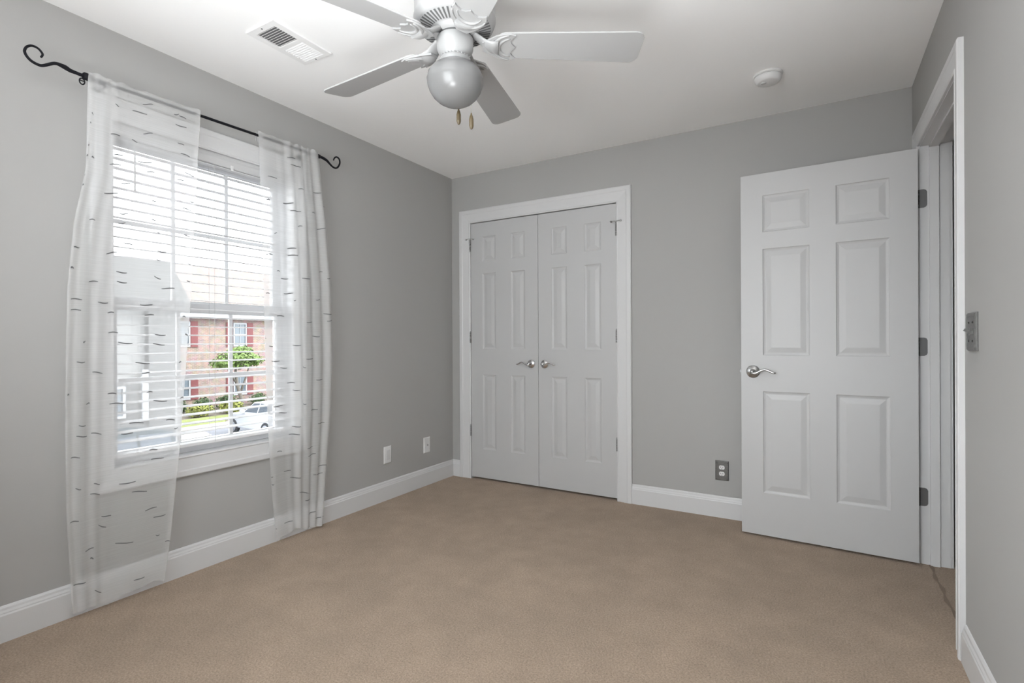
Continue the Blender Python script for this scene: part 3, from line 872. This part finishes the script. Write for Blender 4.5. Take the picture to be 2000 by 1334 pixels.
# ------------------------------------------------------------------ ceiling fan
FC = Vector((1.522, -1.999, 0))
fan = thing('ceiling_fan', (FC.x, FC.y, H), 'white five blade ceiling fan with opal light globe and two pull chains', 'ceiling fan')
fx0, fy0 = FC.x, FC.y
b = B()
lathe(b, [(0, 2.44), (0.068, 2.44), (0.068, 2.425), (0.060, 2.405), (0.030, 2.385), (0.0, 2.383)], (fx0, fy0, 0), n=40)
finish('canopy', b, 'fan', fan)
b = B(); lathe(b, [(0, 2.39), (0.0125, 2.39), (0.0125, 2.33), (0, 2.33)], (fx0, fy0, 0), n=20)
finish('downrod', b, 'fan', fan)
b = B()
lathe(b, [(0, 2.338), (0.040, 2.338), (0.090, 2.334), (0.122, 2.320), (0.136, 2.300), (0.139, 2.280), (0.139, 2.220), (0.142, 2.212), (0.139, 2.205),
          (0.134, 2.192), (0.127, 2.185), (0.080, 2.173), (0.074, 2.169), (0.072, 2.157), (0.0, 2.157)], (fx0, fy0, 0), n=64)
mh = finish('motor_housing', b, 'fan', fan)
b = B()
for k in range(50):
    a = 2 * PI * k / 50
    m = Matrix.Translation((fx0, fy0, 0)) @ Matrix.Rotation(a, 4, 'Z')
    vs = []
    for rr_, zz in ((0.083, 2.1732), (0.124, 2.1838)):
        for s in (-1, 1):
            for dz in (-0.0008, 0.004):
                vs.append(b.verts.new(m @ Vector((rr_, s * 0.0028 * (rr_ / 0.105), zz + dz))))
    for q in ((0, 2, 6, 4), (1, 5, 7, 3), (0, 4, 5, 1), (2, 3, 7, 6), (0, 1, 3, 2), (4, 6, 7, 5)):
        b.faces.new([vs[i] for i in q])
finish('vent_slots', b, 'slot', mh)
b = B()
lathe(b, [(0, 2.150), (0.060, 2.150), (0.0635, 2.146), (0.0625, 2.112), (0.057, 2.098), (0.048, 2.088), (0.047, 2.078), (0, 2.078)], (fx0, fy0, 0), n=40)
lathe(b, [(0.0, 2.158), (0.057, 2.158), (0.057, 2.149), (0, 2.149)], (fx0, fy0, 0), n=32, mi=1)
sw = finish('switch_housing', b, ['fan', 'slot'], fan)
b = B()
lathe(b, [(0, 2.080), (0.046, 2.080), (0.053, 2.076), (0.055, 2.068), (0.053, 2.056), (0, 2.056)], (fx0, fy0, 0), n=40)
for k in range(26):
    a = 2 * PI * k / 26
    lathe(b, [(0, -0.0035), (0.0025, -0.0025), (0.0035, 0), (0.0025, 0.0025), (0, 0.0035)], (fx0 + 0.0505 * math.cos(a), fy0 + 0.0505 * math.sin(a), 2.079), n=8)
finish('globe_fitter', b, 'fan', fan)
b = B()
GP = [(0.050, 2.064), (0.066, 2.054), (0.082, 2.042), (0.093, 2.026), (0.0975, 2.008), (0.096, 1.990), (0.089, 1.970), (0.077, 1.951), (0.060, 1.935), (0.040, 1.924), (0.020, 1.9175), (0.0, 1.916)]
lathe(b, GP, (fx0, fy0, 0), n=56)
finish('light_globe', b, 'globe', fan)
def blade_outline():
    pts = []
    r0, r1, w0, w1, c = 0.150, 0.650, 0.056, 0.070, 0.032
    def arc(cx, cy, a0, a1, rad, n=7):
        return [(cx + rad * math.cos(a0 + (a1 - a0) * i / n), cy + rad * math.sin(a0 + (a1 - a0) * i / n)) for i in range(n + 1)]
    pts += arc(r0 + 0.025, -w0 + 0.025, PI, 1.5 * PI, 0.025)
    pts += arc(r1 - c, -w1 + c, 1.5 * PI, 2 * PI, c)
    pts += arc(r1 - c, w1 - c, 0, 0.5 * PI, c)
    pts += arc(r0 + 0.025, w0 - 0.025, 0.5 * PI, PI, 0.025)
    return pts
for k in range(5):
    m = Matrix.Translation((fx0, fy0, 2.128)) @ Matrix.Rotation(math.radians(32.5 + 72 * k), 4, 'Z') @ Matrix.Rotation(math.radians(-12), 4, 'X')
    b = B(); prism(b, blade_outline(), 0, 0.006, mtx=m)
    bd = finish('blade', b, 'blade', fan, bevel=0.0015)
    # ornate blade iron: neck from the hub, scalloped plate with two crescent ridges under the blade root
    b = B()
    m0 = Matrix.Translation((fx0, fy0, 0)) @ Matrix.Rotation(math.radians(32.5 + 72 * k), 4, 'Z')
    tube(b, [m0 @ Vector(p) for p in ((0.058, 0, 2.162), (0.074, 0, 2.158), (0.090, 0, 2.146), (0.106, 0, 2.132), (0.125, 0, 2.123), (0.150, 0, 2.120))],
         [0.019, 0.022, 0.025, 0.029, 0.034, 0.038], 14, flat=0.34)
    sh = -0.040
    out = [(0.135, -0.020), (0.165, -0.040), (0.185, -0.053), (0.208, -0.060), (0.232, -0.062), (0.250, -0.056), (0.240, -0.046), (0.232, -0.030), (0.236, -0.015), (0.248, 0.0),
           (0.236, 0.015), (0.232, 0.030), (0.240, 0.046), (0.250, 0.056), (0.232, 0.062), (0.208, 0.060), (0.185, 0.053), (0.165, 0.040), (0.135, 0.020)]
    prism(b, [(px + sh, py * 0.92) for px, py in out], -0.0065, -0.0006, mtx=m)
    for ro, hh in ((0.060, 0.0085), (0.043, 0.0075)):
        arcp = [(0.236 + sh - ro * 1.05 * math.cos(a), ro * 0.92 * math.sin(a), -hh) for a in [math.radians(-82 + 164 * i / 18) for i in range(19)]]
        tube(b, [m @ Vector(p) for p in arcp], [0.002 + 0.0042 * math.sin(PI * i / 18) for i in range(19)], 8)
    finish('blade_iron', b, 'fan', bd)
fr_, ff_ = Vector((0.862, 0.507, 0)), Vector((-0.507, 0.862, 0))
for s, d, zt, zb in ((0.005, 0.064, 1.932, 1.880), (0.052, 0.042, 1.906, 1.854)):
    p = FC + fr_ * s + ff_ * d
    b = B()
    tube(b, [(p.x, p.y, 2.125), (p.x, p.y, zt)], 0.0011, 6)
    q = FC + (fr_ * s + ff_ * d).normalized() * 0.058
    tube(b, [(q.x, q.y, 2.125), (p.x, p.y, 2.124)], 0.002, 6)
    ch = finish('pull_chain', b, 'chain', fan)
    b = B()
    lathe(b, [(0, zt + 0.006), (0.0022, zt + 0.005), (0.003, zt), (0.0055, zt - 0.006), (0.0078, zt - 0.016), (0.0080, zb + 0.012), (0.0060, zb + 0.004), (0.003, zb), (0, zb)], (p.x, p.y, 0), n=8, smooth=False)
    finish('chain_fob', b, 'wood', ch)

# ------------------------------------------------------------------ ceiling vent
vx0, vx1, vy0, vy1 = 0.479, 0.664, -2.098, -1.797
vt = thing('ceiling_vent', ((vx0 + vx1) / 2, (vy0 + vy1) / 2, H), 'white rectangular air register set in the ceiling', 'ceiling vent')
b = B()
ix0, ix1 = 0.507, 0.632
banks = [(-2.068, -1.952), (-1.932, -1.814)]
zb, zt = H - 0.0065, H - 0.0005
for x0, x1, y0, y1 in ((vx0, ix0, vy0, vy1), (ix1, vx1, vy0, vy1), (ix0, ix1, vy0, banks[0][0]), (ix0, ix1, banks[0][1], banks[1][0]), (ix0, ix1, banks[1][1], vy1)):
    box(b, x0, x1, y0, y1, zb, zt)
lathe(b, [(0, 0), (0.004, 0), (0.003, -0.002), (0, -0.0025)], ((ix0 + ix1) / 2, vy0 + 0.014, zb), n=10, mi=1)
lathe(b, [(0, 0), (0.004, 0), (0.003, -0.002), (0, -0.0025)], ((ix0 + ix1) / 2, vy1 - 0.010, zb), n=10, mi=1)
finish('frame', b, ['vent', 'slot'], vt)
for (y0, y1), tilt in zip(banks, (1, -1)):
    b = B()
    n = 9
    for i in range(n):
        yc = y0 + (y1 - y0) * (i + 0.5) / n
        m = Matrix.Translation((0, yc, H - 0.0035)) @ Matrix.Rotation(tilt * math.radians(38), 4, 'X')
        box(b, ix0, ix1, -0.0052, 0.0052, -0.0005, 0.0005, mtx=m)
    finish('louver_bank', b, 'vent', vt)
b = B(); box(b, ix0 - 0.002, ix1 + 0.002, banks[0][0] - 0.002, banks[1][1] + 0.002, H - 0.0006, H - 0.0001)
finish('duct_opening', b, 'duct', vt)

# ------------------------------------------------------------------ smoke detector
sx, sy = 2.388, -0.535
sd = thing('smoke_detector', (sx, sy, H), 'round white smoke detector on the ceiling above the open door', 'smoke detector')
b = B(); lathe(b, [(0, H), (0.067, H), (0.068, H - 0.006), (0.064, H - 0.011), (0, H - 0.011)], (sx, sy, 0), n=48)
finish('base_ring', b, 'plate', sd)
b = B()
lathe(b, [(0, H - 0.010), (0.057, H - 0.010), (0.057, H - 0.0145), (0, H - 0.0145)], (sx, sy, 0), n=48, mi=1)
lathe(b, [(0.0, H - 0.014), (0.062, H - 0.014), (0.063, H - 0.018), (0.060, H - 0.030), (0.052, H - 0.040), (0.044, H - 0.043), (0.0, H - 0.043)], (sx, sy, 0), n=48)
lathe(b, [(0.0, H - 0.0425), (0.013, H - 0.0425), (0.013, H - 0.045), (0.0, H - 0.0455)], (sx - 0.02, sy - 0.01, 0), n=20)
finish('cover', b, ['plate', 'slot'], sd)

# ------------------------------------------------------------------ wall plates
def plate_mesh(w, h, d, mi=0):
    """front toward +h axis: local x across, y up, z out"""
    b = B()
    prev = None
    for ins, z in ((0, 0), (0, d * 0.45), (0.003, d * 0.85), (0.006, d)):
        ring = [b.verts.new((sx_ * (w / 2 - ins), sy_ * (h / 2 - ins), z)) for sx_, sy_ in ((-1, -1), (1, -1), (1, 1), (-1, 1))]
        if prev:
            for i in range(4):
                j = (i + 1) % 4
                b.faces.new([prev[i], prev[j], ring[j], ring[i]])
        else:
            b.faces.new(ring[::-1])
        prev = ring
    b.faces.new(prev)
    return b
def on_wall(loc, right, up):
    right, up = Vector(right), Vector(up); n = right.cross(up)
    return Matrix(((right.x, up.x, n.x, loc[0]), (right.y, up.y, n.y, loc[1]), (right.z, up.z, n.z, loc[2]), (0, 0, 0, 1)))
def put(b, mtx):
    bmesh.ops.transform(b, matrix=mtx, verts=b.verts); return b

# dark duplex outlet on the back wall
loc = (2.082, 0.0, 0.2915)
mt = on_wall(loc, (1, 0, 0), (0, 0, 1))
ot = thing('electrical_outlet', loc, 'dark pewter duplex outlet low on the wall beside the open door', 'outlet')
b = plate_mesh(0.078, 0.122, 0.006)
for q in ((-0.030, 0.052), (0.030, 0.052), (-0.030, -0.052), (0.030, -0.052)):
    lathe(b, [(0, 0.004), (0.006, 0.004), (0.005, 0.0075), (0, 0.0085)], (q[0], q[1], 0), n=10)
for sy_ in (-1, 1):
    box(b, -0.034, 0.034, sy_ * 0.056 - 0.0015, sy_ * 0.056 + 0.0015, 0.003, 0.0075)
for sx_ in (-1, 1):
    box(b, sx_ * 0.034 - 0.0015, sx_ * 0.034 + 0.0015, -0.0545, 0.0545, 0.003, 0.0075)
finish('cover_plate', put(b, mt), 'pewter', ot)
for s in (-1, 1):
    b = B()
    pts = [(0.0165 * math.cos(a) if abs(math.sin(a)) < 0.75 else 0.0165 * math.cos(a), max(-0.0125, min(0.0125, 0.0165 * math.sin(a)))) for a in [2 * PI * i / 28 for i in range(28)]]
    prism(b, [(px, py + s * 0.0195) for px, py in pts], 0.004, 0.0082)
    for px, hh in ((-0.006, 0.0042), (0.006, 0.0034)):
        box(b, px - 0.0012, px + 0.0012, s * 0.0195 + 0.002 - hh, s * 0.0195 + 0.002 + hh, 0.0080, 0.0085, mi=1)
    lathe(b, [(0, 0.0081), (0.0024, 0.0081), (0.0024, 0.0085), (0, 0.0085)], (0, s * 0.0195 - 0.0075, 0), n=10, mi=1)
    finish('socket', put(b, mt), ['plate', 'dark'], ot)

# white plates on the left wall
loc = (0.0, -0.758, 0.311)
mt = on_wall(loc, (0, 1, 0), (0, 0, 1))
wp = thing('wall_plate', loc, 'white wall plate with rectangular insert, nearer the curtain', 'wall plate')
finish('cover_plate', put(plate_mesh(0.072, 0.118, 0.006), mt), 'plate', wp)
b = B(); box(b, -0.0165, 0.0165, -0.0335, 0.0335, 0.0055, 0.0085)
finish('insert', put(b, mt), 'trim', wp, bevel=0.001)
for s in (-1, 1):
    b = B(); lathe(b, [(0, 0.0055), (0.003, 0.0055), (0.0025, 0.0068), (0, 0.007)], (0, s * 0.0485, 0), n=10)
    finish('screw', put(b, mt), 'plate', wp)
loc = (0.0, -0.335, 0.307)
mt = on_wall(loc, (0, 1, 0), (0, 0, 1))
wp = thing('wall_plate', loc, 'white wall plate with a small dark coaxial jack, nearer the room corner', 'wall plate')
finish('cover_plate', put(plate_mesh(0.072, 0.118, 0.006), mt), 'plate', wp)
b = B(); lathe(b, [(0, 0.005), (0.0062, 0.005), (0.0062, 0.009), (0.0048, 0.009), (0.0048, 0.016), (0, 0.016)], n=12)
finish('coaxial_jack', put(b, mt), 'hinge', wp)
for s in (-1, 1):
    b = B(); lathe(b, [(0, 0.0055), (0.003, 0.0055), (0.0025, 0.0068), (0, 0.007)], (0, s * 0.0485, 0), n=10)
    finish('screw', put(b, mt), 'plate', wp)

# two-gang switch plate on the right wall
loc = (W, -1.262, 1.126)
mt = on_wall(loc, (0, -1, 0), (0, 0, 1))
sp = thing('light_switch', loc, 'dark pewter double toggle switch plate beside the doorway', 'light switch')
b = plate_mesh(0.116, 0.124, 0.0075)
for s in (-1, 1):
    box(b, -0.052, 0.052, s * 0.054 - 0.004, s * 0.054 + 0.004, 0.004, 0.0092)
    box(b, s * 0.051 - 0.004, s * 0.051 + 0.004, -0.050, 0.050, 0.004, 0.0092)
    for q in (-1, 1):
        lathe(b, [(0, 0.007), (0.0042, 0.007), (0.0035, 0.0092), (0, 0.0098)], (s * 0.023, q * 0.030, 0), n=10, mi=1)
finish('cover_plate', put(b, mt), ['pewter', 'dark'], sp)
for s, up in ((-1, 1), (1, -1)):
    b = B()
    box(b, s * 0.023 - 0.006, s * 0.023 + 0.006, -0.0125, 0.0125, 0.006, 0.0088)
    m = Matrix.Translation((s * 0.023, 0, 0.006)) @ Matrix.Rotation(up * math.radians(-28), 4, 'X')
    box(b, -0.0042, 0.0042, -0.0042, 0.0042, 0, 0.016, mtx=m)
    finish('toggle', put(b, mt), 'pewter', sp)

# ------------------------------------------------------------------ the view outside
G = -2.8
def flat(name, pts, z, m, label, cat, kind='structure', th=0.06):
    b = B(); prism(b, pts, z - th, z)
    return tag(finish(name, b, m), label, cat, kind=kind)
flat('ground', [(-90, -60), (-0.6, -60), (-0.6, 90), (-90, 90)], G - 0.05, 'soil', 'bare earth beds around the houses outside', 'ground')
flat('street', [(-21.3, -30), (-8.0, -30), (-8.0, 40), (-21.3, 40)], G, 'asphalt', 'grey asphalt parking lane outside the window', 'street')
flat('sidewalk', [(-22.2, -30), (-21.3, -30), (-21.3, 40), (-22.2, 40)], G + 0.06, 'concrete', 'pale concrete sidewalk between asphalt and lawn', 'sidewalk')
flat('driveway', [(-21.3, 7.6), (-19.3, 7.4), (-19.3, 9.0), (-21.3, 9.6)], G + 0.02, 'concrete', 'pale concrete apron at the edge of the asphalt', 'driveway')
flat('lawn', [(-24.9, 8.3), (-22.2, 8.3), (-22.2, 11.2), (-24.9, 13.2)], G + 0.02, 'lawn', 'strip of yellow green lawn in front of the brick house', 'lawn', kind='stuff')

FX = -29.54
bh = thing('brick_house', (FX, 15.6, G), 'two storey red brick house with pinkish roof and red shutters across the street', 'house')
b = B(); box(b, FX - 9, FX, 9.0, 27.0, G - 0.05, 2.62)
finish('wall', b, 'brick', bh)
b = B()
ev = [(-39.1, 8.5), (FX + 0.55, 8.5), (FX + 0.55, 27.5), (-39.1, 27.5)]
rid = [((FX - 4.5), 12.5), ((FX - 4.5), 23.5)]
lo = [b.verts.new((x, y, 2.98)) for x, y in ev]
ra = [b.verts.new((x, y, 6.35)) for x, y in rid]
for q in ((lo[0], lo[1], ra[0]), (lo[1], lo[2], ra[1], ra[0]), (lo[2], lo[3], ra[1]), (lo[3], lo[0], ra[0], ra[1]), (lo[3], lo[2], lo[1], lo[0])):
    b.faces.new(q)
finish('roof', b, 'roof', bh)
b = B(); box(b, FX - 9.5, FX + 0.5, 8.6, 27.4, 2.60, 2.985)
finish('fascia', b, 'ext_white', bh)
def ext_window(y0, y1, z0, z1, shl, shr, parent, x=None):
    x = FX if x is None else x
    b = B()
    fw = 0.09
    for a in ((y0, y0 + fw, z0, z1), (y1 - fw, y1, z0, z1), (y0 + fw, y1 - fw, z0, z0 + fw), (y0 + fw, y1 - fw, z1 - fw, z1), (y0 + fw, y1 - fw, (z0 + z1) / 2 - 0.035, (z0 + z1) / 2 + 0.035)):
        box(b, x - 0.02, x + 0.07, *a)
    ym = (y0 + y1) / 2
    box(b, x - 0.01, x + 0.045, ym - 0.015, ym + 0.015, z0 + fw, z1 - fw)
    wf = finish('window_frame', b, 'ext_white', parent)
    b = B(); box(b, x - 0.03, x + 0.02, y0 + fw, y1 - fw, z0 + fw, z1 - fw)
    finish('pane', b, 'ext_glass', wf)
    for on, ya in ((shl, y0 - 0.45), (shr, y1 + 0.03)):
        if on:
            b = B(); box(b, x, x + 0.05, ya, ya + 0.42, z0 - 0.02, z1 + 0.03)
            for i in range(16):
                zz = z0 + (z1 - z0) * (i + 0.5) / 16
                box(b, x + 0.05, x + 0.062, ya + 0.05, ya + 0.37, zz - 0.03, zz + 0.02)
            finish('shutter', b, 'shutter', parent)
for y0, y1 in ((12.62, 13.52), (16.16, 17.06), (19.8, 20.7)):
    ext_window(y0, y1, 0.84, 2.34, True, True, bh)
    ext_window(y0, y1, -2.28, -0.94, True, True, bh)

# pale house nearer on the left, behind the curtain
GX = -18.0
gh = thing('siding_house', (GX, 5.3, G), 'pale grey sided house seen faintly through the sheer curtain', 'house')
b = B(); box(b, GX - 7, GX, 6.02, 6.95, G - 0.05, 2.5)
finish('wall', b, 'siding', gh)
b = B(); box(b, GX - 7, GX - 0.3, -3.0, 6.02, -0.2, 3.0)
finish('upper_wall', b, 'siding_white', gh)
b = B(); box(b, GX - 7, GX - 0.1, -3.0, 6.02, G - 0.05, -0.2)
finish('lower_wall', b, 'siding', gh)
b = B()
pf = [(-3.4, 3.0), (7.25, 2.5), (7.25, 2.75), (6.6, 4.05), (5.2, 4.05), (-3.4, 3.4)]
prism(b, pf, GX - 7.3, GX + 0.3, mtx=Matrix(((0, 0, 1, 0), (1, 0, 0, 0), (0, 1, 0, 0), (0, 0, 0, 1))))
finish('roof', b, 'roof_grey', gh)
b = B(); box(b, GX - 0.1, GX + 0.02, 5.80, 6.0, -1.6, 0.15)
finish('corner_post', b, 'ext_white', gh)
ext_window(4.6, 5.3, -1.5, -0.4, False, False, gh, x=GX - 0.08)

def leaf_cloud(b, c, rad, n, size, rr, mi=0):
    for _ in range(n):
        d = Vector((rr.gauss(0, 1), rr.gauss(0, 1), rr.gauss(0, 1))).normalized()
        k = rr.random() ** 0.38
        p = Vector(c) + Vector((d.x * rad[0], d.y * rad[1], d.z * rad[2])) * k * (0.86 + 0.2 * math.sin(d.x * 7 + d.z * 5))
        n1 = (d + Vector((rr.uniform(-.7, .7), rr.uniform(-.7, .7), rr.uniform(-.3, 1)))).normalized()
        t1 = n1.orthogonal().normalized(); t2 = n1.cross(t1)
        a = rr.uniform(0, 6.28); s = size * rr.uniform(0.6, 1.3)
        e1 = (t1 * math.cos(a) + t2 * math.sin(a)) * s; e2 = (t2 * math.cos(a) - t1 * math.sin(a)) * s * 0.55
        fc = b.faces.new([b.verts.new(q) for q in (p - e1, p + e2, p + e1, p - e2)]); fc.material_index = mi
# small tree before the brick house
tr_ = thing('tree', (-26.0, 14.55, G), 'small leafy green tree in front of the brick wall', 'tree')
b = B()
tube(b, [(-26.0, 14.55, G - 0.05), (-26.0, 14.5, -2.2), (-26.02, 14.25, -1.3), (-26.0, 14.15, -0.6), (-26, 14.2, 0.2)], [0.13, 0.11, 0.09, 0.075, 0.03], 8)
tube(b, [(-26.02, 14.4, -1.9), (-26.0, 14.75, -1.0), (-26.0, 15.0, -0.2)], [0.07, 0.055, 0.03], 8)
tube(b, [(-26.02, 14.25, -1.3), (-26.0, 13.8, -0.6), (-26.0, 13.5, 0.0)], [0.06, 0.05, 0.025], 8)
finish('trunk', b, 'bark', tr_)
b = B(); rr = random.Random(11)
for c, rad, n in (((-26, 14.2, 0.15), (1.0, 1.25, 0.62), 1500), ((-26, 13.4, -0.1), (0.7, 0.75, 0.36), 600), ((-26, 15.1, 0.05), (0.7, 0.72, 0.42), 600), ((-26, 14.4, 0.6), (0.6, 0.8, 0.35), 500)):
    leaf_cloud(b, c, rad, n, 0.10, rr)
finish('foliage', b, 'leaf', tr_)
bush_spots = [(-28.2, 13.55, 0.62, 0.42), (-28.2, 14.95, 0.72, 0.48), (-28.2, 17.0, 0.66, 0.42), (-28.2, 18.5, 0.6, 0.42), (-28.2, 12.2, 0.5, 0.4)]
for i, (x, y, ry, rz) in enumerate(bush_spots):
    b = B(); leaf_cloud(b, (x, y, G + rz * 0.75), (0.45, ry, rz), 700, 0.075, random.Random(20 + i))
    tag(finish('bush', b, 'leaf_dark', base=(x, y, G)), ['dark green bush under the shuttered window at left of the tree', 'dark green bush left of the small tree trunk', 'dark green bush right of the small tree trunk',
        'dark green bush behind the white car', 'dark green bush half hidden by the curtain edge'][i], 'bush', 'bushes along the brick house')
for i, (x, y, ry) in enumerate(((-25.7, 12.0, 0.78), (-25.7, 13.75, 0.78))):
    b = B(); leaf_cloud(b, (x, y, G + 0.30), (0.5, ry, 0.38), 900, 0.085, random.Random(40 + i))
    tag(finish('hedge', b, 'leaf_light', base=(x, y, G)), ['low yellow green hedge behind the lawn, nearer the dark car', 'low yellow green hedge behind the lawn, nearer the white car'][i], 'hedge', 'low hedges by the lawn')

def car(name, wf, wr_, label, body, long_front, long_rear, tail):
    """wf, wr_ = ground points of the visible side's front and rear wheels"""
    wf, wr_ = Vector((*wf, G)), Vector((*wr_, G))
    ax = (wf - wr_).normalized(); wb = (wf - wr_).length
    side = Vector((0, 0, 1)).cross(ax)
    cam_dir = Vector((2.6, -3.46, G)) - wf
    if side.dot(cam_dir) < 0: side = -side        # points to the viewer's side
    o = wr_
    m = Matrix(((ax.x, side.x, 0, o.x), (ax.y, side.y, 0, o.y), (0, 0, 1, G), (0, 0, 0, 1)))
    t = thing(name, tuple(o), label, 'car')
    k = wb
    lower = [(-long_rear, 0.28), (wb + long_front, 0.28), (wb + long_front + 0.05, 0.52), (wb + long_front - 0.08, 0.72), (wb + 0.25, 0.86), (wb * 0.70, 0.94),
             (0.15, 0.97), (-long_rear + 0.05, 0.96), (-long_rear - 0.06, 0.60)]
    b = B()
    mm = m @ Matrix(((1, 0, 0, 0), (0, 0, 1, 0), (0, 1, 0, 0), (0, 0, 0, 1)))
    prism(b, lower, -1.66, 0.08, mtx=mm)
    roofp = [(wb * 0.72, 0.93), (wb * 0.46, 1.40), (wb * 0.10, 1.44), (-0.22, 1.36), (-long_rear + 0.25, 0.95)]
    lo_ = [b.verts.new(m @ Vector((x, y, z))) for y in (0.06, -1.64) for x, z in (roofp[0], roofp[-1])]
    hi_ = [b.verts.new(m @ Vector((x, y, z))) for y in (-0.12, -1.46) for x, z in roofp[1:4]]
    for q in ((lo_[0], hi_[0], hi_[1], hi_[2], lo_[1]), (lo_[2], lo_[3], hi_[5], hi_[4], hi_[3]), (lo_[0], lo_[2], hi_[3], hi_[0]), (lo_[1], hi_[2], hi_[5], lo_[3]),
              (hi_[0], hi_[3], hi_[4], hi_[1]), (hi_[1], hi_[4], hi_[5], hi_[2])):
        b.faces.new(q)
    bo = finish('body', b, body, t, bevel=0.04)
    b = B()
    def sidepane(pts):
        vs = []
        for x, z in pts:
            s = (z - 0.94) / 0.46
            vs.append(m @ Vector((x, 0.06 - 0.18 * s + 0.006, z)))
        a = [b.verts.new(v) for v in vs]; c = [b.verts.new(v - (m.to_3x3() @ Vector((0, 0.03, 0)))) for v in vs]
        b.faces.new(a); b.faces.new(c[::-1])
        for i in range(len(a)):
            j = (i + 1) % len(a); b.faces.new([a[i], c[i], c[j], a[j]])
    sidepane([(wb * 0.66, 0.98), (wb * 0.45, 1.35), (wb * 0.28, 1.37), (wb * 0.28, 0.99)])
    sidepane([(wb * 0.25, 0.99), (wb * 0.25, 1.37), (-0.15, 1.33), (-long_rear + 0.40, 1.0)])
    finish('side_windows', b, 'car_glass', t)
    b = B()
    vs = [m @ Vector(p) for p in ((-long_rear + 0.22, -0.05, 0.99), (-long_rear + 0.22, -1.53, 0.99), (-0.27, -1.38, 1.33), (-0.27, -0.20, 1.33))]
    a = [b.verts.new(v + m.to_3x3() @ Vector((-0.03, 0, 0.01))) for v in vs]; c = [b.verts.new(v + m.to_3x3() @ Vector((0.03, 0, -0.03))) for v in vs]
    b.faces.new(a); b.faces.new(c[::-1])
    for i in range(4): b.faces.new([a[i], c[i], c[(i + 1) % 4], a[(i + 1) % 4]])
    finish('rear_window', b, 'car_glass', t)
    b = B(); box(b, wb * 0.62, wb * 0.70, 0.07, 0.22, 0.95, 1.08, mtx=m)
    finish('side_mirror', b, body, t, bevel=0.02)
    for x in (0, wb):
        for y in (0.04, -1.60):
            b = B()
            mw = m @ Matrix.Translation((x, y, 0.32))
            lathe(b, [(0, -0.10), (0.29, -0.10), (0.32, -0.07), (0.32, 0.05), (0.30, 0.07), (0.215, 0.07)], axis='Y', n=28, mtx=mw)
            w_ = finish('wheel', b, 'tyre', t)
            b = B(); lathe(b, [(0.22, 0.05), (0.21, 0.072), (0.08, 0.06), (0.0, 0.075)], axis='Y', n=28, mtx=mw)
            finish('wheel_rim', b, 'rim', w_)
    for y0, y1 in ((-0.18, 0.085), (-1.665, -1.40)):
        b = B(); box(b, -long_rear - 0.085, -long_rear + 0.14, y0, y1, 0.62, 0.86, mtx=m)
        finish('tail_lamp', b, 'tail', t, bevel=0.015)
    return t
car('car', (-19.0, 9.80), (-16.7, 9.75), 'white car parked beside the lawn beyond the window', 'car_white', 0.35, 0.85, True)
car('car', (-13.2, 1.7), (-13.35, 4.3), 'dark car with red tail lamps at the edge of the curtain', 'car_dark', 0.8, 0.55, True)
